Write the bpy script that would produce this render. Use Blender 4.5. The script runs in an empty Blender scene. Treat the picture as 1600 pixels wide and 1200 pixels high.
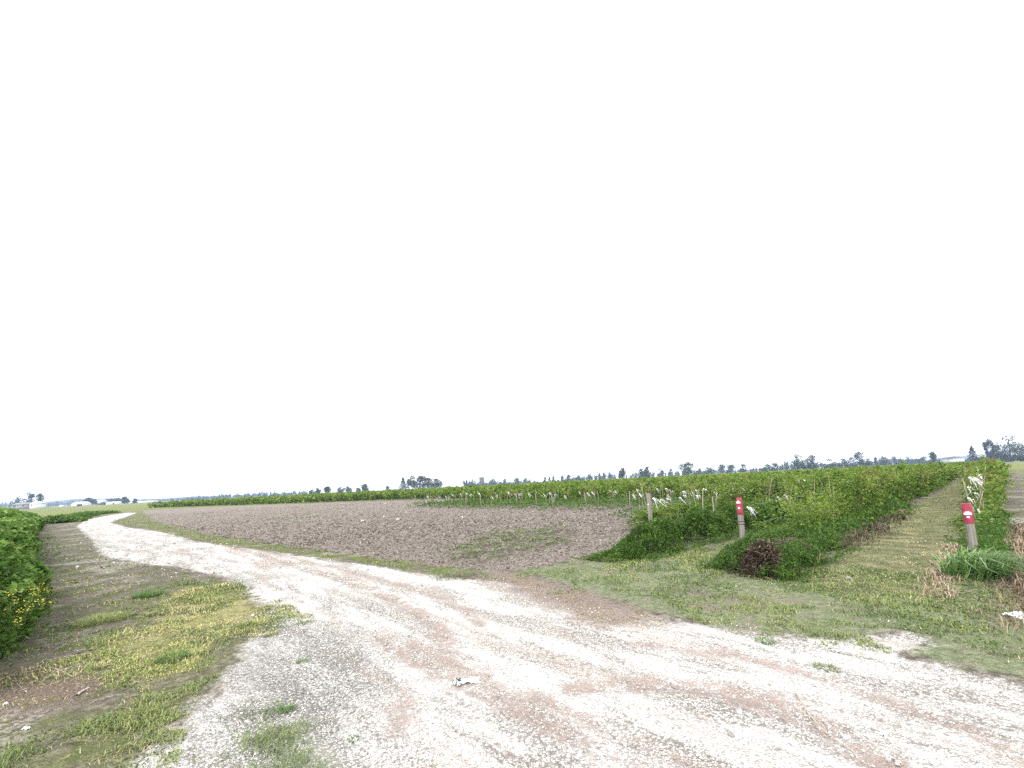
import bpy, math, random
import numpy as np
rng = np.random.default_rng(11)
random.seed(11)
SC = bpy.context.scene
COL = SC.collection
R = math.radians

# ------------------------------------------------------------------ camera
F_PX, EYE, PITCH, ROLL = 675.0, 1.6, R(5.0), R(2.75)       # focal length in photo pixels (1600 wide), eye height
cam_d = bpy.data.cameras.new("camera")
cam = bpy.data.objects.new("camera", cam_d); COL.objects.link(cam)
cam_d.sensor_width = 36.0; cam_d.sensor_fit = 'HORIZONTAL'
cam_d.lens = F_PX / 1600 * 36.0
cam_d.shift_y = 97.0 / 1600
cam_d.clip_start = 0.05; cam_d.clip_end = 9000
from mathutils import Matrix
cam.matrix_world = (Matrix.Translation((0, 0, EYE)) @ Matrix.Rotation(R(90) + PITCH, 4, 'X') @ Matrix.Rotation(-ROLL, 4, 'Z'))
SC.camera = cam

# ------------------------------------------------------------------ sky, sun, exposure: bright hazy overcast
SUN_EL, SUN_AZ = R(52), R(200)
W = bpy.data.worlds.new("World"); SC.world = W; W.use_nodes = True
wn = W.node_tree.nodes; wl = W.node_tree.links
for n in list(wn): wn.remove(n)
wo = wn.new('ShaderNodeOutputWorld'); wb = wn.new('ShaderNodeBackground')
sk = wn.new('ShaderNodeTexSky'); sk.sky_type = 'NISHITA'; sk.sun_disc = False
sk.sun_elevation = SUN_EL; sk.sun_rotation = SUN_AZ; sk.altitude = 0; sk.air_density = 1.0; sk.dust_density = 1.0; sk.ozone_density = 1.0
hs = wn.new('ShaderNodeHueSaturation'); hs.inputs['Saturation'].default_value = 0.10
wl.new(sk.outputs[0], hs.inputs['Color']); wl.new(hs.outputs[0], wb.inputs[0]); wl.new(wb.outputs[0], wo.inputs[0])
wb.inputs[1].default_value = 0.15
sun_d = bpy.data.lights.new("sun", 'SUN'); sun_d.energy = 0.6; sun_d.angle = R(14); sun_d.color = (1, 0.96, 0.9)
sun = bpy.data.objects.new("sun", sun_d); COL.objects.link(sun)
sun.rotation_euler = (R(90) - SUN_EL, 0, -SUN_AZ + R(180))
SC.view_settings.view_transform = 'Standard'; SC.view_settings.look = 'None'
SC.view_settings.exposure = 2.32; SC.view_settings.gamma = 1
SC.cycles.max_bounces = 5; SC.cycles.diffuse_bounces = 3; SC.cycles.glossy_bounces = 1
SC.cycles.transmission_bounces = 2; SC.cycles.volume_bounces = 0; SC.cycles.transparent_max_bounces = 4
SC.cycles.use_denoising = False

# ------------------------------------------------------------------ helpers
def ray(x, y):
    u = (x - 800.0) / F_PX; v = -(y - 697.0) / F_PX
    c, s = math.cos(ROLL), math.sin(ROLL)
    r = u * c + v * s; up = -u * s + v * c
    return np.array([r, math.cos(PITCH) - up * math.sin(PITCH), math.sin(PITCH) + up * math.cos(PITCH)])
def at(x, y, z=0.0):                       # point of the ground (height z) seen at a photo pixel
    d = ray(x, y); t = (z - EYE) / d[2]
    return np.array([d[0] * t, d[1] * t, z])
def at_depth(x, y, Y):                     # point at distance Y in front of the camera
    d = ray(x, y); t = Y / d[1]
    return np.array([d[0] * t, Y, EYE + d[2] * t])

def hash2(ix, iy, s):
    h = (ix.astype(np.int64) * 374761393 + iy.astype(np.int64) * 668265263 + s * 1442695041) & 0x7fffffff
    h = ((h ^ (h >> 13)) * 1274126177) & 0x7fffffff
    return ((h ^ (h >> 16)) & 0xffff) / 65535.0
def vnoise(x, y, s=0):
    x = np.asarray(x, float); y = np.asarray(y, float)
    ix = np.floor(x); iy = np.floor(y); fx = x - ix; fy = y - iy
    fx = fx * fx * (3 - 2 * fx); fy = fy * fy * (3 - 2 * fy)
    a = hash2(ix, iy, s); b = hash2(ix + 1, iy, s); c = hash2(ix, iy + 1, s); d = hash2(ix + 1, iy + 1, s)
    return a + (b - a) * fx + (c - a) * fy + (a - b - c + d) * fx * fy
def fbm(x, y, s=0, o=3):
    t = 0; a = 0.5; n = 0
    for i in range(o):
        t = t + a * vnoise(np.asarray(x) * 2 ** i, np.asarray(y) * 2 ** i, s + i * 17); n += a; a *= .5
    return t / n

def mesh_obj(name, V, faces, mat, parent=None, attrs=None, smooth=False):
    """faces: list of integer arrays (n,k) with k corners each; attrs: {name: per-face or per-vertex float array}"""
    me = bpy.data.meshes.new(name)
    V = np.asarray(V, np.float32)
    faces = [np.asarray(f, np.int32) for f in faces if len(f)]
    me.vertices.add(len(V)); me.vertices.foreach_set('co', V.ravel())
    nl = sum(f.size for f in faces); nf = sum(len(f) for f in faces)
    me.loops.add(nl); me.polygons.add(nf)
    me.loops.foreach_set('vertex_index', np.concatenate([f.ravel() for f in faces]))
    tot = np.concatenate([np.full(len(f), f.shape[1], np.int32) for f in faces])
    me.polygons.foreach_set('loop_start', np.concatenate([[0], np.cumsum(tot)[:-1]]).astype(np.int32))
    me.polygons.foreach_set('loop_total', tot)
    if smooth: me.polygons.foreach_set('use_smooth', np.ones(nf, bool))
    for k, a in (attrs or {}).items():
        dom = 'POINT' if len(a) == len(V) else 'FACE'
        at_ = me.attributes.new(k, 'FLOAT', dom); at_.data.foreach_set('value', np.asarray(a, np.float32))
    me.materials.append(mat)
    me.update(calc_edges=True)
    o = bpy.data.objects.new(name, me); COL.objects.link(o)
    if parent is not None: o.parent = parent
    return o

class Geo:
    """collects quads / triangles with a tint per face and links them as one mesh"""
    def __init__(s): s.V = []; s.Q = []; s.T = []; s.tq = []; s.tt = []; s.n = 0
    def add(s, V, Q=None, T=None, tq=None, tt=None):
        V = np.asarray(V, float).reshape(-1, 3)
        if Q is not None and len(Q): s.Q.append(np.asarray(Q) + s.n); s.tq.append(np.broadcast_to(0.5 if tq is None else tq, (len(Q),)))
        if T is not None and len(T): s.T.append(np.asarray(T) + s.n); s.tt.append(np.broadcast_to(0.5 if tt is None else tt, (len(T),)))
        s.V.append(V); s.n += len(V)
    def build(s, name, mat, parent=None, smooth=False, origin=None):
        V = np.concatenate(s.V)
        if origin is not None: V = V - np.asarray(origin)
        Fs = []; t = []
        if s.Q: Fs.append(np.concatenate(s.Q)); t.append(np.concatenate(s.tq))
        if s.T: Fs.append(np.concatenate(s.T)); t.append(np.concatenate(s.tt))
        return mesh_obj(name, V, Fs, mat, parent, {'tint': np.concatenate(t)}, smooth)

def rand_dirs(n):
    v = rng.normal(size=(n, 3)); return v / np.linalg.norm(v, axis=1, keepdims=True)
def leaves(G, P, size, tint, up=0.35, asp=0.62):
    """one kite shaped, slightly folded leaf per point"""
    n = len(P)
    if n == 0: return
    nrm = rand_dirs(n); nrm[:, 2] = np.abs(nrm[:, 2]) + up; nrm /= np.linalg.norm(nrm, axis=1, keepdims=True)
    a = np.cross(nrm, rand_dirs(n)); a /= np.linalg.norm(a, axis=1, keepdims=True) + 1e-9
    b = np.cross(nrm, a)
    s = np.broadcast_to(np.asarray(size, float), (n,))[:, None]
    f = nrm * s * rng.uniform(-.12, .2, (n, 1))
    V = np.stack([P - a * s * .5, P + b * s * .5 * asp + f, P + a * s * .6, P - b * s * .5 * asp + f], 1)
    G.add(V, Q=np.arange(n * 4).reshape(n, 4), tq=np.broadcast_to(tint, (n,)))
def tubes(G, P, rad, tint=0.5, sides=4):
    """P (N,m,3) polylines, rad scalar / (N,) / (N,m)"""
    P = np.asarray(P, float); N, m, _ = P.shape
    rad = np.asarray(rad, float)
    if rad.ndim == 1: rad = rad[:, None]
    rad = np.broadcast_to(rad, (N, m))
    d = np.gradient(P, axis=1); d /= np.linalg.norm(d, axis=2, keepdims=True) + 1e-9
    ref = np.where(np.abs(d[..., 2:3]) > .8, np.array([1., 0, 0]), np.array([0, 0, 1.]))
    a = np.cross(d, ref); a /= np.linalg.norm(a, axis=2, keepdims=True) + 1e-9
    b = np.cross(d, a)
    ang = np.arange(sides) * 2 * np.pi / sides
    V = P[:, :, None, :] + rad[:, :, None, None] * (a[:, :, None, :] * np.cos(ang)[None, None, :, None] + b[:, :, None, :] * np.sin(ang)[None, None, :, None])
    idx = np.arange(N * m * sides).reshape(N, m, sides)
    i0 = idx[:, :-1, :]; i1 = idx[:, 1:, :]
    Q = np.stack([i0, np.roll(i0, -1, 2), np.roll(i1, -1, 2), i1], -1).reshape(-1, 4)
    tq = np.broadcast_to(np.asarray(tint, float).reshape(-1, 1, 1) if np.ndim(tint) else tint, (N, m - 1, sides)).reshape(-1)
    G.add(V, Q=Q, tq=tq)
    if sides == 4: G.add(np.zeros((0, 3)), Q=None); 
    if sides >= 3:
        caps0 = idx[:, 0, ::-1]; caps1 = idx[:, -1, :]
        c = np.concatenate([caps0, caps1]) + (G.n - N * m * sides)
        if sides == 4: G.Q.append(c); G.tq.append(np.full(len(c), .5) if not np.ndim(tint) else np.concatenate([tint, tint]).astype(float))
        elif sides == 3: G.T.append(c); G.tt.append(np.full(len(c), .5) if not np.ndim(tint) else np.concatenate([tint, tint]).astype(float))
def blades(G, P, h, w, lean, tint, az=None):
    """grass blades: P (N,3) roots, height, width, lean outwards; two segments"""
    n = len(P)
    if n == 0: return
    az = rng.uniform(0, 2 * np.pi, n) if az is None else az
    d = np.stack([np.cos(az), np.sin(az), np.zeros(n)], 1); sd = np.stack([-np.sin(az), np.cos(az), np.zeros(n)], 1)
    h = np.broadcast_to(h, (n,))[:, None]; w = np.broadcast_to(w, (n,))[:, None]; lean = np.broadcast_to(lean, (n,))[:, None]
    up = np.array([0, 0, 1.])
    mid = P + up * h * .62 + d * h * lean * .35
    tip = P + up * h * (1 - .35 * np.clip(lean, 0, 1.6)) + d * h * lean
    V = np.stack([P - sd * w * .5, P + sd * w * .5, mid + sd * w * .42, mid - sd * w * .42, tip], 1)
    i = np.arange(n)[:, None] * 5
    t = np.broadcast_to(tint, (n,))
    G.add(V, Q=i + np.array([[0, 1, 2, 3]]), T=i + np.array([[3, 2, 4]]), tq=t, tt=t)
def box(G, x0, x1, y0, y1, z0, z1, tint=.5):
    V = [(x, y, z) for z in (z0, z1) for x, y in ((x0, y0), (x1, y0), (x1, y1), (x0, y1))]
    G.add(V, Q=[(3, 2, 1, 0), (4, 5, 6, 7), (0, 1, 5, 4), (1, 2, 6, 5), (2, 3, 7, 6), (3, 0, 4, 7)], tq=tint)
def lathe(G, prof, sides=14, tint=.5, wob=0.0, seed=0):
    ang = np.arange(sides) * 2 * np.pi / sides
    V = []
    for i, (r, z) in enumerate(prof):
        rr = r * (1 + wob * (vnoise(np.cos(ang) * 1.7 + 5, np.sin(ang) * 1.7 + z * 1.2, seed) - .5))
        V.append(np.stack([np.cos(ang) * rr, np.sin(ang) * rr, np.full(sides, z)], 1))
    idx = np.arange(len(prof) * sides).reshape(-1, sides)
    Q = np.stack([idx[:-1], np.roll(idx[:-1], -1, 1), np.roll(idx[1:], -1, 1), idx[1:]], -1).reshape(-1, 4)
    n0 = G.n
    G.add(np.concatenate(V), Q=Q, tq=tint)
    G.add([(0, 0, prof[-1][1] + .004)], T=None)
    T = [(n0 + idx[-1, j], n0 + idx[-1, (j + 1) % sides], G.n - 1) for j in range(sides)]
    G.T.append(np.array(T)); G.tt.append(np.full(sides, tint))

def thing(name, label, cat, loc=(0, 0, 0), group=None, rz=0):
    o = bpy.data.objects.new(name, None); COL.objects.link(o); o.empty_display_size = .2
    o.location = [float(v) for v in loc]; o.rotation_euler = (0, 0, rz); return tag(o, label, cat, group)
def tag(o, label, cat, group=None, kind=None):
    o['label'] = label; o['category'] = cat
    if group: o['group'] = group
    if kind: o['kind'] = kind
    return o
def kind(o, k, label=None, cat=None):
    o['kind'] = k
    if label: o['label'] = label
    if cat: o['category'] = cat
    return o

# ------------------------------------------------------------------ materials
def lin(*c):
    return tuple(((v / 255) / 12.92 if v <= 10 else ((v / 255 + .055) / 1.055) ** 2.4) for v in c)
ALB = .78                                    # albedo factor: all ramp colours taken down to suit the exposure
class NT:
    def __init__(s, name):
        s.m = bpy.data.materials.new(name); s.m.use_nodes = True; s.t = s.m.node_tree
        s.b = s.t.nodes['Principled BSDF']; s.out = s.t.nodes['Material Output']
        s.b.inputs['Roughness'].default_value = .85; s.b.inputs['Specular IOR Level'].default_value = .15
    def n(s, ty, **kw):
        x = s.t.nodes.new('ShaderNode' + ty)
        for k, v in kw.items(): setattr(x, k, v)
        return x
    def put(s, sock, v):
        if isinstance(v, bpy.types.NodeSocket): s.t.links.new(v, sock)
        elif v is not None:
            if sock.type == 'RGBA' and len(v) == 3: v = (*v, 1)
            sock.default_value = v
    def attr(s, name): return s.n('Attribute', attribute_name=name).outputs['Fac']
    def pos(s): return s.n('NewGeometry').outputs['Position']
    def noise(s, vec, scale, detail=3, rough=.55, dist=0):
        x = s.n('TexNoise'); s.put(x.inputs['Vector'], vec); x.inputs['Scale'].default_value = scale
        x.inputs['Detail'].default_value = detail; x.inputs['Roughness'].default_value = rough; x.inputs['Distortion'].default_value = dist
        return x.outputs['Fac']
    def vor(s, vec, scale, out='Color', feature='F1'):
        x = s.n('TexVoronoi', feature=feature); s.put(x.inputs['Vector'], vec); x.inputs['Scale'].default_value = scale
        return x.outputs[out]
    def math(s, op, a, b=None, c=None, clamp=False):
        x = s.n('Math', operation=op); x.use_clamp = clamp
        s.put(x.inputs[0], a)
        if b is not None: s.put(x.inputs[1], b)
        if c is not None: s.put(x.inputs[2], c)
        return x.outputs[0]
    def ss(s, v, lo, hi, a=0., b=1.):
        x = s.n('MapRange', interpolation_type='SMOOTHSTEP'); s.put(x.inputs[0], v)
        for i, q in enumerate((lo, hi, a, b)): x.inputs[1 + i].default_value = q
        return x.outputs[0]
    def ramp(s, v, stops, interp='LINEAR'):
        x = s.n('ValToRGB'); r = x.color_ramp; r.interpolation = interp
        while len(r.elements) < len(stops): r.elements.new(.5)
        for e, (p, c) in zip(r.elements, stops): e.position = p; e.color = (*[v * ALB for v in c], 1)
        s.put(x.inputs[0], v); return x.outputs[0]
    def mix(s, f, a, b, mode='MIX'):
        x = s.n('Mix', data_type='RGBA', blend_type=mode)
        s.put(x.inputs[0], f); s.put(x.inputs[6], a); s.put(x.inputs[7], b); return x.outputs[2]
    def sep(s, c): return s.n_sep(c)
    def bump(s, h, strength, dist):
        x = s.n('Bump'); s.put(x.inputs['Height'], h); x.inputs['Strength'].default_value = strength; x.inputs['Distance'].default_value = dist
        s.t.links.new(x.outputs[0], s.b.inputs['Normal'])
    def col(s, c): s.put(s.b.inputs['Base Color'], c)

def leaf_mat(name, stops, trans=.45, rough=.6):
    k = NT(name); c = k.ramp(k.attr('tint'), stops); k.col(c); k.b.inputs['Roughness'].default_value = rough
    if trans:
        tr = k.n('BsdfTranslucent'); k.put(tr.inputs[0], c); mx = k.n('MixShader'); mx.inputs[0].default_value = trans
        k.t.links.new(k.b.outputs[0], mx.inputs[1]); k.t.links.new(tr.outputs[0], mx.inputs[2]); k.t.links.new(mx.outputs[0], k.out.inputs[0])
    return k.m
M = {}
M['berry_leaf'] = leaf_mat('berry_leaf', [(0, (.032, .062, .012)), (.35, (.080, .145, .018)), (.7, (.155, .245, .032)), (.92, (.235, .310, .065)), (1, (.18, .13, .06))])
M['weed_leaf'] = leaf_mat('weed_leaf', [(0, (.025, .062, .012)), (.5, (.085, .165, .026)), (.85, (.150, .235, .045)), (1, (.28, .30, .14))])
M['hedge_leaf'] = leaf_mat('hedge_leaf', [(0, (.045, .100, .016)), (.5, (.115, .225, .034)), (.9, (.205, .320, .065)), (1, (.28, .38, .12))])
M['grass'] = leaf_mat('grass_blade', [(0, (.078, .120, .048)), (.3, (.155, .205, .082)), (.55, (.28, .32, .10)), (.78, (.56, .52, .20)), (.92, (.62, .53, .32)), (1, (.26, .19, .12))], .2, .7)
M['tuft'] = leaf_mat('tuft_blade', [(0, (.06, .135, .025)), (.6, (.15, .28, .07)), (1, (.36, .46, .24))], .3, .5)
M['dead'] = leaf_mat('dead_stem', [(0, (.022, .015, .011)), (.5, (.070, .050, .034)), (1, (.28, .22, .14))], .05, .85)
M['straw'] = leaf_mat('straw', [(0, (.16, .11, .075)), (.6, (.38, .29, .20)), (1, (.58, .50, .40))], .05, .85)
M['cane'] = leaf_mat('cane', [(0, (.10, .08, .05)), (.5, (.24, .20, .13)), (1, (.42, .38, .29))], 0, .8)
M['stone'] = leaf_mat('stone', [(0, (.12, .11, .10)), (.35, (.36, .33, .29)), (1, (.74, .70, .64))], 0, .9)
M['clod'] = leaf_mat('clod', [(0, (.06, .049, .041)), (.6, (.15, .124, .106)), (1, (.44, .39, .33))], 0, .95)
M['tree_leaf'] = leaf_mat('tree_leaf', [(0, (.016, .032, .012)), (.6, (.042, .070, .022)), (1, (.075, .108, .034))], .15)
M['conifer_leaf'] = leaf_mat('conifer_needle', [(0, (.010, .020, .014)), (.6, (.022, .038, .024)), (1, (.045, .062, .038))], .1)
M['bark'] = leaf_mat('bark', [(0, (.05, .042, .035)), (1, (.10, .085, .07))], 0, .95)
M['petal'] = leaf_mat('petal', [(0, (.48, .42, .04)), (1, (.66, .60, .14))], .2)
def flat(name, c, rough=.7, var=.12, scale=6, spec=.2):
    k = NT(name); n = k.noise(k.pos(), scale, 4)
    k.col(k.ramp(n, [(.3, tuple(v * (1 - var) for v in c)), (.7, tuple(min(1, v * (1 + var)) for v in c))]))
    k.b.inputs['Roughness'].default_value = rough; k.b.inputs['Specular IOR Level'].default_value = spec
    return k.m
M['twine'] = flat('white_twine', (.78, .78, .76), .7, .08, 30)
M['red'] = flat('red_paint', (.27, .036, .062), .7, .4, 18)
M['white_tag'] = flat('white_tag', (.80, .80, .80), .5, .04, 10)
M['dark_metal'] = flat('dark_wire', (.05, .045, .04), .5)
M['wire'] = flat('galvanised_wire', (.25, .25, .25), .5)
M['white_wall'] = flat('white_wall', (.74, .74, .72), .7, .05, .3)
M['pale_wall'] = flat('pale_wall', (.50, .50, .50), .8, .1, .3)
M['grey_wall'] = flat('weathered_grey_wall', (.20, .20, .20), .85, .15, .3)
M['pale_roof'] = flat('pale_roof', (.62, .63, .64), .6, .06, .4)
M['grey_roof'] = flat('grey_roof', (.22, .22, .22), .8, .1, .4)
M['green_roof'] = flat('green_roof', (.06, .09, .07), .8, .1, .4)
M['dark'] = flat('dark_opening', (.02, .02, .022), .9)
M['tower'] = flat('dark_cladding', (.085, .080, .072), .9, .2, .5)
M['plastic_white'] = flat('white_plastic', (.78, .80, .82), .4, .05, 20, .5)
M['plastic_dark'] = flat('dark_plastic', (.03, .032, .055), .35, .2, 30, .5)
M['bare_wood'] = flat('driftwood', (.40, .33, .27), .85, .25, 30)
k = NT('weathered_wood')
tc = k.n('TexCoord').outputs['Object']; mp = k.n('Mapping'); k.put(mp.inputs[0], tc); mp.inputs['Scale'].default_value = (40, 40, 3)
g_ = k.noise(mp.outputs[0], 1.0, 5, .6); k.col(k.ramp(g_, [(.25, (.085, .078, .066)), (.5, (.175, .160, .135)), (.8, (.30, .28, .24))])); k.bump(g_, .5, .01)
M['post'] = k.m

# ------------------------------------------------------------------ ground: regions as outlines on the ground
def outline(pts): return np.array([at(x, y)[:2] for x, y in pts])
ROAD = outline([(214, 801), (196, 808), (172, 816), (196, 823), (250, 831), (300, 844), (400, 859), (500, 873), (600, 886), (650, 894), (720, 904), (800, 909), (850, 918), (905, 942),
                (1000, 958), (1050, 966), (1150, 985), (1260, 998), (1300, 1004), (1420, 985), (1450, 1004), (1400, 1015), (1480, 1045), (1600, 1066), (1800, 1110), (1900, 1300), (2000, 1900), (300, 1900),
                (170, 1260), (215, 1190), (275, 1120), (352, 1060), (392, 1000), (425, 960), (385, 920), (350, 902), (290, 888), (215, 880), (160, 868), (143, 842), (120, 822), (136, 812), (172, 805), (200, 801)])
SOIL = outline([(222, 797.5), (330, 792), (450, 788), (690, 780), (712, 788), (1000, 791), (1055, 806), (1030, 828), (955, 860), (905, 876), (830, 888), (740, 893), (650, 880), (500, 862), (400, 847), (310, 834), (240, 816), (226, 804)])
VERGE = outline([(180, 812), (222, 799), (240, 814), (310, 832), (400, 845), (500, 861), (650, 880), (740, 890), (660, 893), (600, 884), (500, 871), (400, 857), (300, 842), (250, 829), (200, 821)])
APRON = outline([(815, 890), (905, 874), (960, 870), (1060, 850), (1150, 868), (1300, 880), (1480, 905), (1560, 870), (1700, 860), (1900, 1000), (1700, 1085), (1600, 1058), (1480, 1040), (1400, 1012), (1440, 1000), (1400, 985), (1300, 1000), (1150, 984), (1050, 963), (960, 935), (880, 912)])
LANE = outline([(1255, 915), (1330, 850), (1400, 806), (1500, 752), (1535, 738), (1525, 765), (1500, 805), (1490, 860), (1470, 930), (1360, 935)])
LANE2 = outline([(1060, 872), (1170, 832), (1330, 785), (1400, 765), (1420, 768), (1340, 800), (1240, 840), (1160, 872), (1120, 885)])
GREENL = outline([(150, 1005), (200, 985), (130, 965), (200, 925), (280, 905), (345, 905), (400, 925), (440, 962), (420, 1000), (390, 1055), (320, 1115), (240, 1200), (100, 1260), (-200, 1300), (-200, 1140), (30, 1130), (180, 1090), (230, 1040)])
YELL = outline([(165, 1010), (250, 985), (245, 950), (290, 920), (345, 915), (395, 935), (425, 965), (410, 995), (340, 985), (290, 1000), (300, 1045), (245, 1060), (235, 1020)])
TWIG = outline([(-150, 1110), (-60, 1050), (90, 1035), (170, 1050), (150, 1085), (40, 1115)])
CHIPS = outline([(770, 892), (830, 900), (880, 914), (950, 935), (1010, 958), (1070, 975), (1010, 972), (930, 975), (870, 950), (815, 925), (770, 905)])
RUT1 = outline([(592, 1018), (630, 1012), (760, 1062), (900, 1120), (1060, 1205), (1150, 1290), (1000, 1290), (900, 1190), (760, 1110), (660, 1060)])
RUTS = [([(590, 985), (612, 1012), (690, 1052), (800, 1102), (900, 1145), (1010, 1200), (1150, 1275)], .085), ([(640, 1003), (760, 1052), (900, 1112), (1060, 1180), (1200, 1250)], .05),
        ([(900, 1072), (1010, 1062), (1110, 1070), (1200, 1092), (1290, 1132), (1400, 1200)], .13), ([(700, 1010), (690, 985), (640, 945), (570, 915), (430, 872), (330, 846), (240, 828)], .11), ([(770, 985), (700, 935), (600, 902), (480, 876), (380, 853)], .07),
        ([(1000, 1000), (1150, 1020), (1300, 1060), (1500, 1130), (1620, 1190)], .07)]
RUT2 = outline([(570, 925), (640, 920), (720, 985), (700, 1012), (640, 985)])
RUT3 = outline([(940, 1075), (1080, 1050), (1240, 1085), (1330, 1130), (1400, 1210), (1250, 1240), (1180, 1150), (1050, 1100)])
RUT4 = outline([(610, 1090), (645, 1085), (640, 1140), (612, 1138)])
WEEDY = outline([(700, 855), (760, 838), (860, 825), (905, 830), (880, 850), (800, 868), (740, 880), (705, 872)])
GRIT = outline([(400, 960), (520, 975), (600, 1010), (600, 1080), (520, 1120), (480, 1180), (330, 1210), (330, 1120), (395, 1060), (425, 1000)])
REG = dict(road=ROAD, soil=SOIL, verge=VERGE, apron=APRON, lane=LANE, lanetwo=LANE2, greenl=GREENL, yell=YELL, twig=TWIG, chips=CHIPS, weedy=WEEDY, grit=GRIT)
def sdf(poly, X, Y):                       # signed distance, positive inside
    d = np.full(X.shape, 1e9); ins = np.zeros(X.shape, bool)
    n = len(poly)
    for i in range(n):
        ax, ay = poly[i]; bx, by = poly[(i + 1) % n]
        ex, ey = bx - ax, by - ay; wx, wy = X - ax, Y - ay
        t = np.clip((wx * ex + wy * ey) / (ex * ex + ey * ey + 1e-12), 0, 1)
        d = np.minimum(d, (wx - ex * t) ** 2 + (wy - ey * t) ** 2)
        c = ((ay > Y) != (by > Y)) & (X < (bx - ax) * (Y - ay) / (by - ay + 1e-12) + ax)
        ins ^= c
    d = np.sqrt(d); return np.where(ins, d, -d)

D_ROW = np.array([.745, .667]); E_ROW = np.array([-.667, .745]); P2 = at(1163, 868)[:2]     # along and across the berry rows
def te(t, e): return P2 + D_ROW * t + E_ROW * e
def zg(x, y):                              # height of the ground
    x = np.asarray(x, float); y = np.asarray(y, float)
    r = np.hypot(x, y)
    z = .10 * (fbm(x * .12, y * .12, 5) - .5) * np.clip(r / 12, .3, 1) * np.clip(2 - r / 60, .3, 1)
    return z
def zfull(x, y, S):
    z = zg(x, y)
    soil = np.clip(S['soil'] / .5, 0, 1)
    z = z + soil * (  .05 * (fbm(x * 1.1, y * 1.1, 31, 3) - .5) + .022 * (vnoise(x * 9, y * 9, 33) - .5) * np.clip(1.3 - np.hypot(x, y) / 40, 0, 1))
    rd = np.clip(S['road'] / .4, 0, 1)
    z = z + rd * (.03 * (fbm(x * .9, y * .9, 41, 3) - .5) + .012 * (fbm(x * 7, y * 7, 43, 2) - .5)) - .02 * rd
    z = z - .022 * np.clip(np.minimum(S['rut'], .12) / .12, 0, 1)
    oth = (1 - soil) * (1 - rd)
    z = z + oth * (.035 * (fbm(x * 2.3, y * 2.3, 51, 3) - .5)) * np.clip(1.3 - np.hypot(x, y) / 12, .08, 1)
    return z

nr = 470
rad = np.concatenate([np.exp(np.linspace(math.log(.9), math.log(140), nr)), np.exp(np.linspace(math.log(150), math.log(3000), 40))])
ang = np.concatenate([np.linspace(-180, -66, 30)[:-1], np.linspace(-66, 66, 860), np.linspace(66, 180, 30)[1:-1]])
ang = np.radians(ang)
RR, AA = np.meshgrid(rad, ang, indexing='ij')
GX = RR * np.sin(AA); GY = RR * np.cos(AA)
S = {k_: sdf(p, GX, GY) for k_, p in REG.items()}
def line_d(pts, hw, X, Y):
    q = outline(pts); d = np.full(X.shape, 1e9)
    for (ax, ay), (bx, by) in zip(q[:-1], q[1:]):
        ex, ey = bx - ax, by - ay; t = np.clip(((X - ax) * ex + (Y - ay) * ey) / (ex * ex + ey * ey), 0, 1)
        d = np.minimum(d, np.hypot(X - ax - ex * t, Y - ay - ey * t))
    return hw - d
S['rut'] = np.maximum.reduce([line_d(p, w, GX, GY) for p, w in RUTS] + [sdf(RUT4, GX, GY)])
GZ = zfull(GX, GY, S)
V = np.stack([GX, GY, GZ], -1).reshape(-1, 3)
V = np.concatenate([V, [[0, 0, 0]]])
na = len(ang); ni = len(rad)
ix = np.arange(ni * na).reshape(ni, na)
a0 = ix[:-1]; a1 = ix[1:]
Q = np.stack([a0, a1, np.roll(a1, -1, 1), np.roll(a0, -1, 1)], -1).reshape(-1, 4)
T = np.stack([np.full(na, ni * na), ix[0], np.roll(ix[0], -1)], -1)
# which surface a quad belongs to, with a ragged border
qc = V[Q].mean(1); jag = (fbm(qc[:, 0] * 1.6, qc[:, 1] * 1.6, 61) - .5)
sr = S['road'].ravel()[Q[:, 0]] + jag * .6; so = S['soil'].ravel()[Q[:, 0]] + jag * .6
cls = np.where(sr > 0, 1, np.where(so > 0, 2, 0))

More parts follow.
